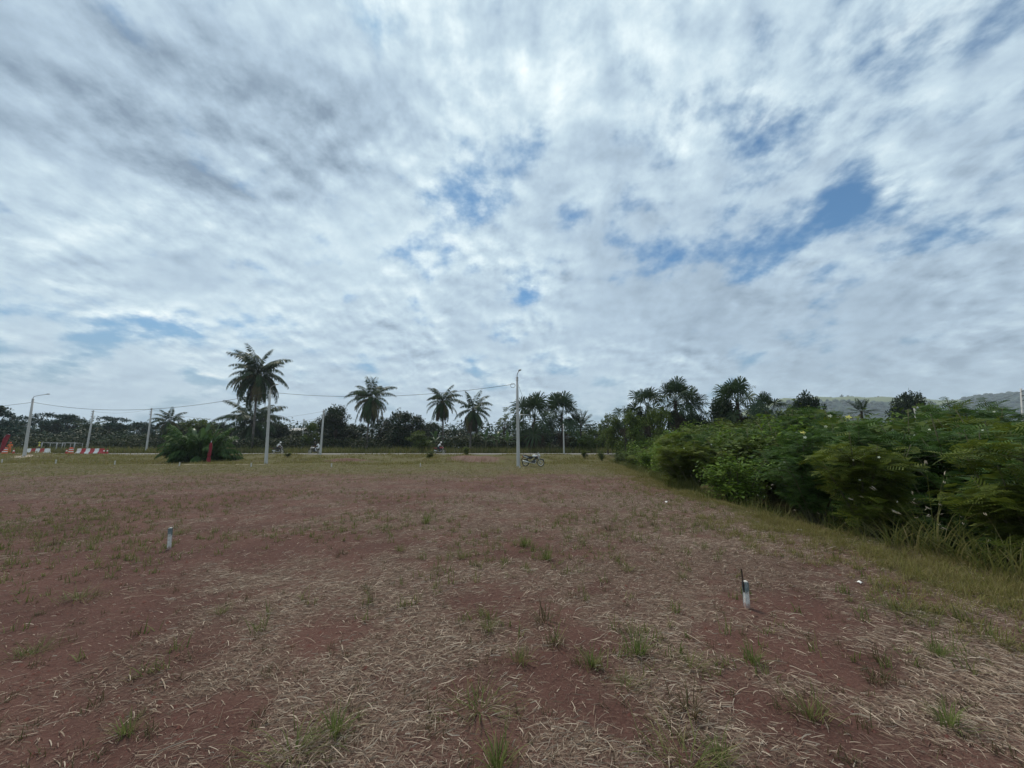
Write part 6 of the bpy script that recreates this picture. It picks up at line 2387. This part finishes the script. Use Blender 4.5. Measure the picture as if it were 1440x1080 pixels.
# ------------------------------------------------------------------ trees on the hill
hr = random.Random(31)
HT = {}
for i in range(44):
    px = hr.uniform(1075, 1435)
    kd = hr.choice(('round', 'umbrella', 'round', 'bushy'))
    w = at(px, float(hill_ridge(px)) + hr.uniform(-.2, 2.5), HY + hr.uniform(-40, 10))
    s = hr.uniform(.7, 1.5)
    lab = {'round': 'round', 'umbrella': 'flat topped', 'bushy': 'bushy'}[kd] + ' tree on the skyline of the hazy hill'
    t = thing('hilltop_tree', lab, 'tree', (w.x, w.y, w.z - 1.5), hr.uniform(0, 6.28), 'trees on the skyline of the hill', (s, s, s * hr.uniform(.8, 1.2)))
    tm, cm = tree_mesh(kd, i % 2)
    part('trunk', tm, t)
    part('crown', cm, t)
    HT.setdefault(lab, []).append((px, t))
order_labels(HT)
w = at(1184, 560, HY)
t = thing('hilltop_tree', 'wide umbrella shaped tree standing alone on the pasture of the hill', 'tree', (w.x, w.y, w.z - .5), 0, None, (1.15, 1.15, 1.7))
tm, cm = tree_mesh('umbrella', 1)
part('trunk', tm, t)
part('crown', cm, t)


def hill_forest():
    rng = np.random.default_rng(8)
    me = hill_o.data
    co = np.empty(len(me.vertices) * 3, np.float32)
    me.vertices.foreach_get('co', co)
    co = co.reshape(-1, 3)
    wd = np.empty(len(co), np.float32)
    me.attributes['wood'].data.foreach_get('value', wd)
    ok = np.where((wd > .5) & (co[:, 1] <= HY + 5) & (co[:, 2] > 2))[0]
    pick = rng.choice(ok, 5200)
    P = co[pick] + rng.normal(0, 1, (5200, 3)) * [9, 9, 1.2]
    g = G()
    g.ell((0, 0, .3), (1, 1, .85), 7, 5)
    T = np.array(g.v)
    TF = np.array([f if len(f) == 4 else (*f, f[2]) for f in g.f])
    tri = np.array([f for f in g.f if len(f) == 3] + [(f[0], f[1], f[2]) for f in g.f if len(f) == 4] + [(f[0], f[2], f[3]) for f in g.f if len(f) == 4])
    a = rng.uniform(0, 6.28, 5200)
    fr = frames(np.stack([np.cos(a), np.sin(a), np.zeros(5200)], 1), np.tile([0, 0, 1.], (5200, 1)) + rng.normal(0, .25, (5200, 3)))
    V, Fc = stamp(T, tri, P, fr, rng.uniform(4, 8.5, 5200))
    V += rng.normal(0, .55, V.shape)
    tag(part('hill_forest', mesh_np('hill_forest', V, Fc, M['leaf_dark'])), 'hazy dark forest covering the slope of the hill', 'forest', kind='stuff')


hill_forest()

# ------------------------------------------------------------------ blossoms sit on whatever foliage stands there
bpy.context.view_layer.update()
dg = bpy.context.evaluated_depsgraph_get()
BL = {}
for i, (px, py, m, rp) in enumerate(BLOSSOMS):
    d = Vector(ray(px, py)).normalized()
    hit, loc, nor, idx, ob_, mtx = SC.ray_cast(dg, Vector((0, 0, EYE)), d)
    if not hit or loc.y > 60 or loc.y < 4:
        continue
    near = loc - d * .04
    s = min(rp / F * loc.y * (.72 if m else 1), .10)
    q = (-d + Vector((random.uniform(-.3, .3), 0, .5 + random.uniform(-.2, .3)))).normalized()
    o = part('blossom', BLM[m], None, near, q.to_track_quat('Z', 'Y').to_euler(), s)
    kind = 'yellow' if m == 0 else 'pale'
    side = 'on the bright hump of the thicket' if 1110 < px < 1215 and py < 630 else 'low on the thicket front' if py > 630 else 'high on the feathery bushes' if px > 1215 else 'at the far thicket end'
    tag(o, f'{kind} blossom {side}', 'flower', f'{kind} blossoms {side}')
    BL.setdefault(f'{kind} blossom {side}', []).append((px, o))
order_labels(BL)

# ------------------------------------------------------------------ air
def build_haze(density, color):
    g = G()
    g.box((0, 0, 128), (5900, 5900, 268))
    m = bpy.data.materials.new('air')
    m.use_nodes = True
    t = m.node_tree
    t.nodes.clear()
    b = NB(t)
    out = b.n('ShaderNodeOutputMaterial')
    v = b.n('ShaderNodeVolumePrincipled')
    v.inputs['Color'].default_value = (*color, 1)
    v.inputs['Density'].default_value = density
    v.inputs['Anisotropy'].default_value = 0.2
    t.links.new(v.outputs[0], out.inputs['Volume'])
    o = part('haze', g.build('haze', m))
    o.display_type = 'WIRE'
    tag(o, kind='stuff')


build_haze(0.00022, (0.78, 0.88, 1.0))
